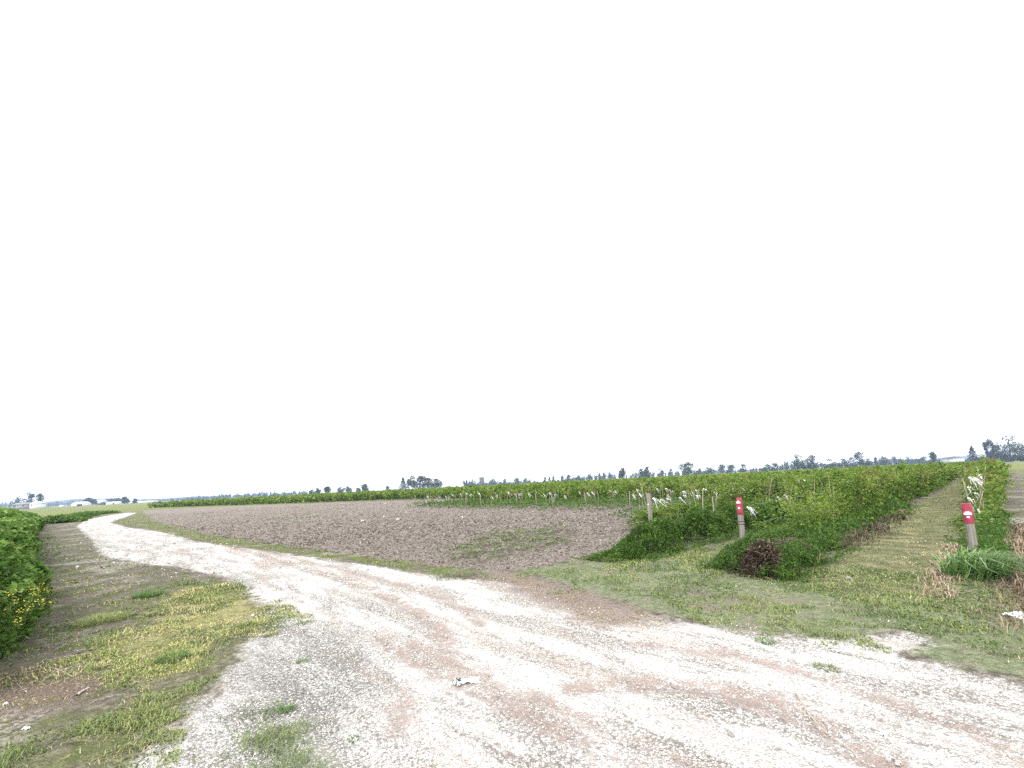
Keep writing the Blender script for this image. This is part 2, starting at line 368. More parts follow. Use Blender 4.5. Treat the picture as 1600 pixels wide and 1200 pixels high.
def ground_material():
    k = NT('ground_surface'); P = k.pos()
    nb = k.noise(P, .55, 4); nm = k.noise(P, 2.3, 5, .6); nf = k.noise(P, 11, 5, .65); nx = k.noise(P, 55, 3, .7)
    sp = k.n('SeparateColor'); k.put(sp.inputs[0], k.vor(P, 95)); vr = sp.outputs[0]
    sp2 = k.n('SeparateColor'); k.put(sp2.inputs[0], k.vor(P, 38)); vr2 = sp2.outputs[0]
    rag = k.math('SUBTRACT', k.math('ADD', k.math('MULTIPLY', nm, .7), k.math('MULTIPLY', nf, .5)), k.math('SUBTRACT', .78, k.math('MULTIPLY', nx, .36)))   # about -0.3..0.3
    def mask(a, amp, soft, off=0.):
        d = k.math('ADD', k.attr(a), k.math('MULTIPLY', rag, amp))
        return k.ss(d, -soft + off, soft + off)
    # bare verge earth with sparse green and pale grit
    nz = k.noise(P, 90, 4, .75)
    c = k.ramp(k.math('ADD', k.math('MULTIPLY', nf, .5), k.math('MULTIPLY', nz, .5)), [(.36, (.055, .045, .036)), (.5, (.135, .115, .095)), (.64, (.32, .285, .245))])
    c = k.mix(k.ss(nm, .46, .62), c, k.ramp(nx, [(.3, (.045, .065, .022)), (.7, (.135, .150, .055))]))
    c = k.mix(k.math('MULTIPLY', k.ss(nb, .52, .62), k.ss(vr2, .35, .8)), c, (.30, .275, .24))
    # far fields
    far = k.attr('far'); 
    fc = k.mix(k.noise(P, .02, 3), (.085, .105, .035), (.16, .165, .062))
    c = k.mix(far, c, fc)
    # left verge: green, then straw yellow
    ny = k.noise(P, 120, 4, .75)
    gcol = k.ramp(k.math('ADD', k.math('MULTIPLY', nf, .35), k.math('ADD', k.math('MULTIPLY', nx, .3), k.math('MULTIPLY', ny, .35))), [(.38, (.040, .046, .026)), (.5, (.120, .128, .062)), (.60, (.30, .27, .16))])
    c = k.mix(k.math('MULTIPLY', mask('greenl', 1.2, .2), .5), c, gcol)
    ycol = k.ramp(k.math('ADD', k.math('MULTIPLY', nf, .6), k.math('MULTIPLY', nx, .4)), [(.32, (.12, .115, .045)), (.5, (.34, .315, .13)), (.68, (.56, .50, .27))])
    c = k.mix(k.math('MULTIPLY', mask('yell', 1.6, .25), .6), c, ycol)
    tcol = k.ramp(nx, [(.3, (.055, .040, .032)), (.5, (.15, .112, .088)), (.75, (.38, .30, .24))])
    c = k.mix(mask('twig', 1.0, .2), c, tcol)
    # tilled soil
    scol = k.ramp(k.math('ADD', k.math('MULTIPLY', nf, .55), k.math('MULTIPLY', nx, .45)), [(.33, (.092, .077, .064)), (.5, (.176, .149, .126)), (.68, (.30, .260, .222))])
    scol = k.mix(k.ss(nb, .4, .65), scol, k.mix(.5, scol, (.17, .145, .128)))
    scol = k.mix(k.ss(vr2, .90, .95), scol, (.34, .30, .26))
    soilm = mask('soil', 1.0, .15)
    c = k.mix(soilm, c, scol)
    wcol = k.mix(k.ss(nm, .45, .6), scol, k.ramp(nf, [(.35, (.05, .045, .03)), (.65, (.14, .15, .075))]))
    c = k.mix(mask('weedy', 1.6, .3), c, wcol)
    vcol = k.ramp(nf, [(.3, (.055, .075, .022)), (.5, (.105, .135, .035)), (.7, (.18, .19, .06))])
    c = k.mix(k.math('MULTIPLY', mask('verge', 2.0, .3), k.ss(nm, .42, .56)), c, vcol)
    # apron and lanes
    acol = k.ramp(k.math('ADD', k.math('MULTIPLY', nf, .35), k.math('ADD', k.math('MULTIPLY', nx, .3), k.math('MULTIPLY', ny, .35))), [(.38, (.055, .068, .040)), (.5, (.155, .180, .100)), (.61, (.33, .325, .21))])
    acol = k.mix(k.ss(k.math('ADD', k.math('MULTIPLY', nm, .6), k.math('MULTIPLY', nb, .4)), .50, .60), acol, k.ramp(nx, [(.3, (.10, .085, .07)), (.7, (.30, .26, .21))]))
    c = k.mix(mask('apron', 1.0, .12), c, acol)
    lcol = k.ramp(k.math('ADD', k.math('MULTIPLY', nm, .45), k.math('ADD', k.math('MULTIPLY', nx, .25), k.math('MULTIPLY', ny, .3))), [(.38, (.050, .056, .030)), (.49, (.130, .138, .066)), (.56, (.22, .20, .11)), (.64, (.46, .38, .24))])
    c = k.mix(mask('lane', .8, .15), c, lcol)
    c = k.mix(mask('lanetwo', .8, .15), c, k.mix(.5, lcol, acol))
    # gravel road
    gr = k.ramp(vr, [(0, (.26, .25, .235)), (.2, (.58, .565, .535)), (.7, (.72, .71, .68)), (1, (.82, .81, .78))])
    m1 = k.n('Mapping'); k.put(m1.inputs[0], P); m1.inputs['Rotation'].default_value = (0, 0, R(-132))
    m3 = k.n('Mapping'); k.put(m3.inputs[0], m1.outputs[0]); m3.inputs['Scale'].default_value = (.55, 2.4, 1)
    gap = k.math('ADD', k.math('MULTIPLY', k.ss(k.noise(m3.outputs[0], 1.0, 6, .68), .40, .60), .75), .2)
    gr = k.mix(k.math('MULTIPLY', gap, k.ss(k.vor(P, 95, 'Distance'), .40, .60)), gr, (.18, .16, .14))
    gr = k.mix(k.math('MULTIPLY', gap, k.ss(k.vor(P, 41, 'Distance'), .50, .66)), gr, (.15, .135, .12))
    tan = k.ramp(nf, [(.3, (.28, .225, .185)), (.6, (.44, .375, .325)), (.8, (.60, .55, .50))])
    tanm = k.math('MULTIPLY', k.ss(k.math('ADD', k.noise(m3.outputs[0], .6, 6, .70, .4), k.math('MULTIPLY', k.math('SUBTRACT', nx, .5), .5)),   .54, .68), .75)
    gr = k.mix(tanm, gr, tan)
    m2 = k.n('Mapping'); k.put(m2.inputs[0], m1.outputs[0]); m2.inputs['Scale'].default_value = (.22, 2.6, 1)
    stk = k.noise(m2.outputs[0], 1.0, 6, .66, .3)
    gr = k.mix(k.math('MULTIPLY', k.ss(k.math('ADD', stk, k.math('MULTIPLY', k.math('SUBTRACT', nx, .5), .35)), .53, .66), .7), gr, tan)
    gr = k.mix(k.math('MULTIPLY', k.ss(k.math('ADD', stk, k.math('MULTIPLY', k.math('SUBTRACT', nf, .5), .5)), .62, .74), .6), gr, (.21, .165, .13))
    gr = k.mix(k.math('MULTIPLY', k.ss(nx, .58, .68), .6), gr, (.17, .15, .135))
    gr = k.mix(k.math('MULTIPLY', mask('grit', 1.2, .35), k.ss(nx, .42, .58)), gr, (.115, .112, .105))
    rutc = k.ramp(k.math('ADD', k.math('MULTIPLY', nf, .5), k.math('MULTIPLY', nx, .5)), [(.35, (.19, .145, .125)), (.55, (.32, .255, .222)), (.7, (.50, .42, .375))])
    gr = k.mix(k.math('MULTIPLY', k.math('MULTIPLY', mask('rut', .42, .10), k.ss(k.math('ADD', k.math('ADD', nf, k.math('MULTIPLY', nx, .6)), k.math('MULTIPLY', k.math('SUBTRACT', nm, .5), .5)), .60, .88)), .95), gr, rutc)
    c = k.mix(mask('road', .9, .10), c, gr)
    ccol = k.ramp(nx, [(.3, (.09, .066, .053)), (.5, (.21, .165, .138)), (.72, (.46, .39, .34))])
    c = k.mix(k.math('MULTIPLY', mask('chips', .9, .2), .9), c, ccol)
    k.col(c); k.b.inputs['Roughness'].default_value = .95; k.b.inputs['Specular IOR Level'].default_value = .05
    h = k.math('ADD', k.math('MULTIPLY', nx, .5), k.math('ADD', k.math('MULTIPLY', nf, .9), k.math('MULTIPLY', k.vor(P, 95, 'Distance'), -.5)))
    k.bump(h, .8, .03)
    return k.m
MG = ground_material()
atts = {k_: np.concatenate([np.clip(v, -4, 4).ravel(), [-4 if k_ != 'road' else 2]]) for k_, v in S.items()}
atts['far'] = np.concatenate([np.clip((RR - 60) / 60, 0, 1).ravel(), [0]])
def sub(name, sel, extra_tris=None):
    q = Q[sel]; used = np.unique(np.concatenate([q.ravel(), T.ravel()]) if extra_tris is not None else q.ravel())
    mp_ = np.full(len(V), -1); mp_[used] = np.arange(len(used))
    fs = [mp_[q]] + ([mp_[extra_tris]] if extra_tris is not None else [])
    o = mesh_obj(name, V[used], fs, MG, None, {k_: v[used] for k_, v in atts.items()}, True)
    o['kind'] = 'structure'; return o
kind(sub('ground', cls == 0), 'structure')
kind(sub('gravel_road', cls == 1, T), 'structure')
kind(sub('tilled_field', cls == 2), 'structure')

def sample(poly, n, margin=0.3):
    lo = poly.min(0) - margin; hi = poly.max(0) + margin
    p = rng.uniform(lo, hi, (int(n), 2)); return p
def dens_pts(poly, k_, rmax, edge=.25, fall=True):
    """points in a region with a screen-even spread: density falls with distance from the place where one stands"""
    n = int(k_); r = np.exp(rng.uniform(math.log(2.0), math.log(rmax), n)) ; a = np.radians(rng.uniform(-58, 58, n))
    x = r * np.sin(a); y = r * np.cos(a)
    d = sdf(poly, x, y) + (fbm(x * 1.7, y * 1.7, 71) - .5) * edge * 4
    return x, y, r, d
def zz(x, y):
    Sx = {k_: sdf(REG[k_], x, y) for k_ in ('soil', 'road')}; Sx['rut'] = np.full(np.shape(x), -1.)
    return zfull(x, y, Sx)

# ------------------------------------------------------------------ grass, stones, clods: what nobody could count
def grass_patch(name, poly, n, rmax, h, tint_fn, label, edge=.45, wmin=.0016, keep=None, lean=(.3, 1.3), hv=.5):
    x, y, r, d = dens_pts(poly, n, rmax, edge)
    m = d > 0
    if keep is not None: m &= keep(x, y) > rng.uniform(0, 1, len(x))
    x, y, r = x[m], y[m], r[m]
    G = Geo()
    P = np.stack([x, y, zz(x, y) - .01], 1)
    hh = h * rng.uniform(1 - hv, 1 + hv, len(x)) * (.15 + 1.9 * fbm(x * 3.3, y * 3.3, 81, 2) ** 1.3)
    blades(G, P, hh, np.maximum(.003, wmin * .8 * r), rng.uniform(*lean, len(x)), tint_fn(x, y))
    return kind(G.build(name, M['grass']), 'stuff', label, 'grass')
def u(n, a, b): return rng.uniform(a, b, n)
grass_patch('grass', GREENL, 620000, 16, .034, lambda x, y: np.clip(.10 + .55 * fbm(x * 1.1, y * 1.1, 91) + u(len(x), -.15, .2), 0, 1), 'short green grass on the verge between hedge and gravel track', keep=lambda x, y: np.clip(fbm(x * 4.5, y * 4.5, 95, 2) * 3.6 - 1.1, .12, 1))
grass_patch('dry_grass', YELL, 520000, 16, .034, lambda x, y: np.clip(.44 + .62 * fbm(x * 1.9, y * 1.9, 92, 2) + u(len(x), -.18, .2), 0, .93), 'yellowing dry grass patch on the verge of the gravel track', edge=.35, keep=lambda x, y: np.clip(fbm(x * 4.2, y * 4.2, 96, 2) * 3.8 - .95, .2, 1))
grass_patch('grass', APRON, 620000, 26, .038, lambda x, y: np.clip(.10 + .46 * fbm(x * 1.6, y * 1.6, 93, 2) + u(len(x), -.1, .2), 0, .8), 'green grass apron between the gravel track and the berry rows', keep=lambda x, y: np.clip(fbm(x * 3.4, y * 3.4, 97, 3) * 4 - 1.35, .06, 1))
grass_patch('grass', VERGE, 220000, 60, .055, lambda x, y: np.clip(.22 + .3 * fbm(x, y, 94) + u(len(x), -.1, .15), 0, 1), 'narrow grass strip between the tilled field and the gravel track', edge=.12, keep=lambda x, y: np.clip(fbm(x * .9, y * .9, 98) * 5 - 2.1, .05, 1))
grass_patch('grass', LANE, 420000, 60, .03, lambda x, y: np.clip(.08 + .5 * fbm(x * 1.2, y * 1.2, 99) + u(len(x), -.12, .16), 0, .7), 'short worn grass on the lane between two berry rows', edge=.15, keep=lambda x, y: np.clip(fbm(x * 1.5, y * 1.5, 100) * 3 - .9, .05, .8))
grass_patch('grass', LANE2, 240000, 40, .04, lambda x, y: np.clip(.15 + .4 * fbm(x * 1.2, y * 1.2, 102) + u(len(x), -.1, .2), 0, 1), 'mown green grass strip between the first two berry rows', edge=.15)
EARTH = outline([(70, 1010), (90, 900), (130, 830), (160, 868), (220, 882), (300, 890), (280, 905), (200, 925), (130, 965), (150, 1005), (230, 1040), (180, 1090), (30, 1130), (-200, 1140)])
grass_patch('sparse_grass', EARTH, 300000, 40, .03, lambda x, y: np.clip(.15 + .5 * fbm(x * 1.2, y * 1.2, 103) + u(len(x), -.1, .3), 0, 1), 'sparse grass and weeds on the bare earth beside the hedge', edge=.2, keep=lambda x, y: np.clip(fbm(x * 1.1, y * 1.1, 104) * 5 - 2.0, 0.04, .9))
GRITG = outline([(320, 1120), (400, 1085), (460, 1080), (500, 1150), (470, 1260), (280, 1300), (250, 1200)])
grass_patch('grass', GRITG, 120000, 6, .06, lambda x, y: np.clip(.0 + .4 * fbm(x * 2, y * 2, 105) + u(len(x), -.1, .25), 0, 1), 'thin grass growing through the grey grit at the track edge', edge=.2, keep=lambda x, y: np.clip(fbm(x * 2.5, y * 2.5, 106) * 5 - 2.0, 0.03, .7), lean=(.8, 2.4))
grass_patch('straw', CHIPS, 320000, 16, .022, lambda x, y: u(len(x), .97, 1.), 'brown straw and bark litter at the edge of the gravel track', edge=.3, lean=(1.5, 3.0), keep=lambda x, y: .5 + 0 * x)

def stones(name, poly, n, rmax, size, tint_fn, mat, label, edge=.3, keep=None, squash=.6):
    x, y, r, d = dens_pts(poly, n, rmax, edge); m = d > 0
    if keep is not None: m &= keep(x, y) > rng.uniform(0, 1, len(x))
    x, y, r = x[m], y[m], r[m]; N = len(x)
    s = size * np.exp(np.clip(rng.normal(0, .4, N), -1, .8)) * np.clip(r / 6, .75, 3)
    base = np.array([[1, 0, 0], [0, 1, 0], [-1, 0, 0], [0, -1, 0], [0, 0, 1], [0, 0, -.6]], float)
    Vs = base[None] * rng.uniform(.55, 1.2, (N, 6, 1)); Vs[:, :, 2] *= squash
    az = rng.uniform(0, 6.28, N); c, sn = np.cos(az), np.sin(az)
    X = Vs[:, :, 0] * c[:, None] - Vs[:, :, 1] * sn[:, None] * .8; Y = Vs[:, :, 0] * sn[:, None] + Vs[:, :, 1] * c[:, None] * .8
    Vs = np.stack([X, Y, Vs[:, :, 2]], -1) * s[:, None, None] * .5 + np.stack([x, y, zz(x, y) + s * .08], 1)[:, None]
    f = np.array([[0, 1, 4], [1, 2, 4], [2, 3, 4], [3, 0, 4], [1, 0, 5], [2, 1, 5], [3, 2, 5], [0, 3, 5]])
    T_ = (np.arange(N)[:, None, None] * 6 + f[None]).reshape(-1, 3)
    G = Geo(); G.add(Vs, T=T_, tt=np.repeat(tint_fn(N), 8))
    return kind(G.build(name, mat), 'stuff', label, name.replace('_', ' '))
stones('gravel', ROAD, 60000, 26, .020, lambda n: np.clip(rng.beta(2, 1.2, n), 0, 1), M['stone'], 'loose pale crushed stone scattered over the track', keep=lambda x, y: np.clip(fbm(x * 1.4, y * 1.4, 111) * 3 - .9, .05, 1))
stones('gravel', GRIT, 70000, 8, .022, lambda n: np.clip(rng.beta(1.3, 1.2, n), 0, 1), M['stone'], 'grey and white grit along the edge of the track', keep=lambda x, y: .6 + 0 * x)
stones('gravel', EARTH, 30000, 30, .014, lambda n: u(n, .3, 1), M['stone'], 'pale stones in the bare earth beside the hedge', keep=lambda x, y: np.clip(fbm(x * .9, y * 1.2, 112) * 6 - 3.3, 0, 1))
stones('soil_clods', SOIL, 150000, 70, .022, lambda n: np.clip(rng.beta(1.6, 2.6, n) * 1.05, 0, 1), M['clod'], 'crumbled clods over the tilled field', edge=.1)
stones('soil_clods', WEEDY, 20000, 20, .035, lambda n: np.clip(rng.beta(1., 4, n), 0, 1), M['clod'], 'dark clods in the weedy corner of the tilled field', keep=lambda x, y: np.clip(fbm(x * 1.6, y * 1.6, 113) * 5 - 2.2, 0, 1))
# weeds in the corner of the field
def weed_points(poly, n, rmax, edge, keep, h, size, name, label, mat='weed_leaf', tint=(0.2, .9)):
    x, y, r, d = dens_pts(poly, n, rmax, edge); m = (d > 0) & (keep(x, y) > rng.uniform(0, 1, len(x)))
    x, y, r = x[m], y[m], r[m]; G = Geo()
    hz = h * fbm(x * 1.8, y * 1.8, 121)
    P = np.stack([x, y, zz(x, y) + rng.uniform(0, 1, len(x)) * hz], 1)
    leaves(G, P, np.maximum(size, .0042 * r) * u(len(x), .7, 1.3), u(len(x), *tint), .6)
    return kind(G.build(name, M[mat]), 'stuff', label, 'weeds')
weed_points(WEEDY, 90000, 22, .5, lambda x, y: np.clip(fbm(x * 1.5, y * 1.5, 122) * 8 - 3.2, 0, 1), .26, .035, 'weeds', 'scattered low green weeds in the near corner of the tilled field')
weed_points(SOIL, 50000, 60, .2, lambda x, y: np.clip(fbm(x * .5, y * .5, 123) * 14 - 10.2, 0, .8), .12, .04, 'weeds', 'few small weeds sprouting across the tilled field')

# ------------------------------------------------------------------ berry rows
def zs(x, y): return zg(x, y)
def start_t(e):
    return float(np.interp(e, [-5, -3, -.3, 2, 4.3, 6.7, 9, 32, 34, 36, 60, 81, 133, 200], [11, 11, 5.2, 9., 8.5, 11.5, 14.5, 15, 18, 23, 22, 12.5, -5, -25]))
def row_points(e, t0, t1, hgt, cover, sfac, seed, thin=0.0, width=.42, low=0.0, smin=.055):
    """leaf positions along one row: bushy plants one after another, thinner at the near end"""
    ts = np.arange(t0, t1, .5)
    c = P2[None] + D_ROW[None] * (ts + .25)[:, None] + E_ROW[None] * e
    r = np.hypot(c[:, 0], c[:, 1])
    s = np.maximum(smin, sfac * r)
    area = (1.9 * hgt + .9) * .5
    n = cover * area / (s * s * .42)
    if thin: n = n * np.clip((ts - t0 + .4) / thin, .12, 1)
    n = np.floor(n + rng.uniform(0, 1, len(n))).astype(int)
    t = np.repeat(ts, n) + rng.uniform(0, .5, n.sum()); s = np.repeat(s, n); r = np.repeat(r, n)
    N = len(t)
    # arching canes, each with its own height and lean; the leaves sit along them
    per = 7.0; nc = int((t1 - t0) * per) + 12
    plant = .84 + .34 * (vnoise(np.arange(nc) / per * 1.3, np.full(nc, seed), 7) - .5)
    hc = hgt * plant * rng.uniform(.70, 1.12, nc)
    bl = rng.normal(0, .13 * width / .46, nc); ll = rng.normal(0, .24 * width / .46, nc); lt = rng.normal(0, .22, nc); ct = rng.uniform(-.14, .14, nc); ctint = rng.normal(0, .10, nc)
    j = np.clip(((t - t0) * per).astype(int) + rng.integers(0, 3, N), 0, nc - 1)
    v = rng.uniform(0, 1, N) ** .8
    spread = .05 + .10 * (1 - v) * rng.uniform(.4, 1, N) + np.minimum(.12, .35 * s)
    z = low + v * (hc[j] - low) + rng.normal(0, 1, N) * spread * .5
    z = z - .10 * np.abs(ll[j]) * v ** 3
    lat = bl[j] + ll[j] * v ** 1.6 + rng.normal(0, 1, N) * spread
    tt_ = t + ct[j] + lt[j] * v ** 1.6 + rng.normal(0, 1, N) * spread * .7
    k_ = (vnoise(tt_ * 2.2, v * 2.4 + seed * 3, 10) + rng.uniform(-.11, .11, N) > .34) & (z > .02)
    x = P2[0] + D_ROW[0] * tt_ + E_ROW[0] * (e + lat); y = P2[1] + D_ROW[1] * tt_ + E_ROW[1] * (e + lat)
    tint = .02 + .85 * fbm(tt_ * 1.7 + seed, v * 3.2, 11, 2) + ctint[j] * 1.3 + rng.normal(0, .15, N) + .22 * v
    P = np.stack([x, y, z + zs(x, y)], 1)
    return P[k_], s[k_] * rng.uniform(.7, 1.45, k_.sum()), np.clip(tint[k_], 0, .97)
def canes_geo(e, t0, t1, per_m, h, rad, seed, spread=.22):
    n = int((t1 - t0) * per_m); t = rng.uniform(t0, t1, n)
    p = P2[None] + D_ROW[None] * t[:, None] + E_ROW[None] * (e + rng.normal(0, spread * .4, n))[:, None]
    hh = h * rng.uniform(.6, 1.1, n); m = 5; q = np.linspace(0, 1, m)
    lean = rng.normal(0, .16, (n, 2)); bow = rng.normal(0, .06, (n, 2))
    xy = p[:, None, :] + lean[:, None, :] * q[None, :, None] + bow[:, None, :] * np.sin(np.pi * q)[None, :, None]
    P = np.concatenate([xy, (hh[:, None] * q[None] - .03 + zs(p[:, 0], p[:, 1])[:, None])[..., None]], 2)
    r = np.hypot(p[:, 0], p[:, 1])
    G = Geo(); tubes(G, P, (np.maximum(rad, .00055 * r))[:, None] * np.linspace(1.1, .6, m)[None], np.clip(rng.normal(.5, .25, n), 0, 1), 3)
    return G
ROW_E = [-3.0, -.3, 2.0, 4.3, 6.7] + [6.7 + 2.4 * i for i in range(1, 54)]
NEAR_LABEL = {
    0: 'berry row behind the red capped post in the grass tuft, bare at its near end',
    1: 'tall green berry row between grassy lane and mown strip, behind the brush pile',
    2: 'sparse berry row rising from the weedy green mound behind the bare grey post',
    3: 'low berry row with leafy regrowth and white twine behind the weedy mound row',
    4: 'second berry row behind the weedy mound row, leafy wall past a thin near end',
}
ORD = ['first', 'second', 'third', 'fourth', 'fifth', 'sixth', 'seventh', 'eighth', 'ninth', 'tenth']
def row_label(i, e):
    if i in NEAR_LABEL: return NEAR_LABEL[i], 'berry rows beside the grassy lane'
    if i < 15: return '%s berry row whose near end faces the tilled field behind the bare grey post' % ORD[i - 5], 'berry rows ending at the tilled soil'
    return 'low green berry row deep in the field beyond the tilled soil', 'far berry rows beyond the tilled soil'
for i, e in enumerate(ROW_E):
    t0 = start_t(e) + random.uniform(-.5, .5)
    L = 330 if i > 0 else 140
    b = te(t0, e); lab, grp = row_label(i, e)
    root = thing('berry_row', lab, 'crop row', (b[0], b[1], 0), grp)
    G = Geo()
    hgt = 1.60 if i < 2 else (1.52 if i < 30 else 1.5)
    if i == 0: hgt = 1.62
    sf = .0040 if i < 6 else .0048
    P, s, t = row_points(e, t0, t0 + L, hgt, 1.75 if i < 3 else 1.5, sf, i * 3.7, thin=5. if i < 15 else 2.5, width=.55 if i < 2 else .46)
    leaves(G, P, s, t, .3)
    if i == 3:                                   # knee high regrowth at its near end
        P, s, t = row_points(e, 2.5, t0 + 5, .62, 2.2, sf, 77, thin=1.2, width=.55); leaves(G, P, s, t, .5)
    if i == 2:
        P, s, t = row_points(e, 5, t0 + 3, .95, .5, sf, 78, thin=3, width=.4); leaves(G, P, s, t, .5)
    if i == 1:                                   # thin yellow green shoots before the dense wall
        P, s, t = row_points(e, 1.0, t0 + 3, 1.15, .55, sf, 79, thin=3, width=.45, low=.25); leaves(G, P, s, np.clip(t + .2, 0, .93), .5)
        P, s, t = row_points(e, 2.0, 40, .42, 1.2, sf, 80, thin=1, width=.75); leaves(G, P, s, t * .7, .5)
    if i == 0:
        P, s, t = row_points(e, 3.5, t0 + 2, .38, .8, sf, 81, thin=4, width=.42); leaves(G, P, s, t, .5)
    G.build('foliage', M['berry_leaf'], root, origin=(b[0], b[1], 0))
    if i < 16:
        c0 = {0: 5.0, 1: .6, 2: .5, 3: 2.0, 4: 6.0}.get(i, t0 - 4)
        Gc = canes_geo(e, c0, t0 + 16, 1.5 if i < 5 else .9, 1.35 if i < 5 else 1.1, .0055, i)
        Gc.build('canes', M['cane'], root, origin=(b[0], b[1], 0))['kind'] = 'stuff'
    if i < 4:                                    # trellis wires
        w0 = {0: 1.2, 1: 0.05, 2: -1.6, 3: 1.6}[i]
        Gw = Geo(); tt = np.linspace(w0, t0 + 30, 40)
        for hw in (.98, .62):
            q = P2[None] + D_ROW[None] * tt[:, None] + E_ROW[None] * e
            tubes(Gw, np.concatenate([q, (hw + .012 * np.sin(tt * 1.1))[:, None] + zs(q[:, 0], q[:, 1])[:, None]], 1)[None], .0022, .5, 3)
        Gw.build('wire', M['wire'], root, origin=(b[0], b[1], 0))

# the mass of the field behind, past the separate rows
# ------------------------------------------------------------------ end posts
def post(px, py, h, rad, lean, label, red=None, group=None, z0=None):
    b = at(px, py); b[2] = float(zz(np.array([b[0]]), np.array([b[1]]))[0])
    o = thing('post', label, 'post', b, group)
    sh = Matrix.Identity(4)
    o.rotation_euler = (lean[1], lean[0], 0)
    G = Geo(); top = h if red is None else h
    lathe(G, [(rad * 1.05, -.25), (rad * 1.04, 0), (rad, h * .5), (rad * .97, h - .012), (rad * .85, h)], 16, .5, .16, px)
    G.build('timber', M['post'], o, True)
    if red is not None:
        Gr = Geo(); lathe(Gr, [(rad * 1.06, h - red), (rad * 1.08, h - red + .01), (rad * 1.05, h - .01), (rad * .93, h + .006)], 16, .5, .10, px)
        rp = Gr.build('red_cap', M['red'], o, True)
        return o, rp
    return o, None
def tag_plate(cols, z, rad, az, parent, name='white_label'):
    """small plate bent round the post: columns of (sideways, lower edge, upper edge)"""
    V = []; n = len(cols)
    for rr in (rad * .98, rad * 1.10):
        for a, lo, hi in cols:
            for hh in (lo, hi): V.append((math.sin(az + a / rad) * rr, -math.cos(az + a / rad) * rr, z + hh))
    f = []; m = 2 * n
    for j in range(n - 1):
        p = 2 * j; f += [(m + p, m + p + 2, m + p + 3, m + p + 1), (p, p + 2, m + p + 2, m + p), (p + 1, m + p + 1, m + p + 3, p + 3)]
    f += [(0, m, m + 1, 1), (m - 2, m - 1, 2 * m - 1, 2 * m - 2)]
    me = bpy.data.meshes.new(name); me.from_pydata(V, [], f); me.materials.append(M['white_tag']); me.update()
    o = bpy.data.objects.new(name, me); COL.objects.link(o); o.parent = parent; return o
toward = lambda p: math.atan2(p[0], p[1])   # a plate facing the track turns by this
# post at the head of the row with the brush pile
o, rp = post(1163, 868, 1.10, .053, (-.005, 0), 'slim weathered post with red top and two white blobs behind the brush pile', .32, 'row end posts')
az = -toward(at(1163, 868)) 
tag_plate([(-.036, -.02, .004), (-.018, -.021, .012), (-.006, -.021, .034), (.008, -.021, .03), (.018, -.021, .012), (.034, -.022, .001)], 1.10 - .075, .056, az - .25, rp)
tag_plate([(-.02, -.016, .006), (-.008, -.018, .017), (.008, -.018, .016), (.018, -.016, .001)], 1.10 - .185, .056, az - .2, rp)
for zz_ in (.655, .60):
    G = Geo(); a = np.linspace(0, 2 * np.pi, 19); tubes(G, np.stack([np.cos(a) * .057, np.sin(a) * .057, zz_ + .004 * np.sin(a)], 1)[None], .006, .5, 4); G.build('wire_wrap', M['dark_metal'], o)
o, rp = post(1525, 880, .93, .056, (-.03, 0), 'thick weathered post with red top and white plate standing in the tall grass tuft', .31, 'row end posts')
az = -toward(at(1525, 880))
tag_plate([(-.045, -.022, .010), (-.031, -.022, .014), (-.022, -.022, .030), (0, -.022, .033), (.022, -.022, .030), (.031, -.022, .014), (.045, -.022, .010)], 1.06 - .28, .060, az, rp)
tag_plate([(-.016, -.012, .01), (0, -.014, .012), (.016, -.012, .01)], 1.06 - .335, .060, az, rp)
o, _ = post(1019, 846, 1.20, .055, (0.0, 0), 'bare grey weathered post at the head of the weedy green mound', None, 'row end posts')
tag_plate([(-.012, -.014, .014), (0, -.014, .014), (.012, -.014, .014)], .93, .055, -toward(at(1019, 846)) - .5, o, 'staple_tag')
pm, _ = post(1512, 771, 1.22, .04, (0, 0), 'grey post among white twine halfway along the row behind the grass tuft')
for i in range(4, 15):
    e = ROW_E[i]; q = te(start_t(e) - 4.2 + random.uniform(-1, 1), e)
    o = thing('post', '%s short bare post along the tilled field edge, counting away from the weedy mound' % ORD[i - 4] if i - 4 < 10 else 'short post at the far end of the line of bare posts along the tilled field', 'post', (q[0], q[1], float(zs(q[0], q[1]))), 'short posts along the tilled field edge')
    o.rotation_euler = (random.uniform(-.05, .05), random.uniform(-.12, .12), 0)
    G = Geo(); lathe(G, [(.035, -.2), (.034, .5), (.032, .95), (.026, .96)], 10, .5, .15, i); G.build('timber', M['post'], o, True)

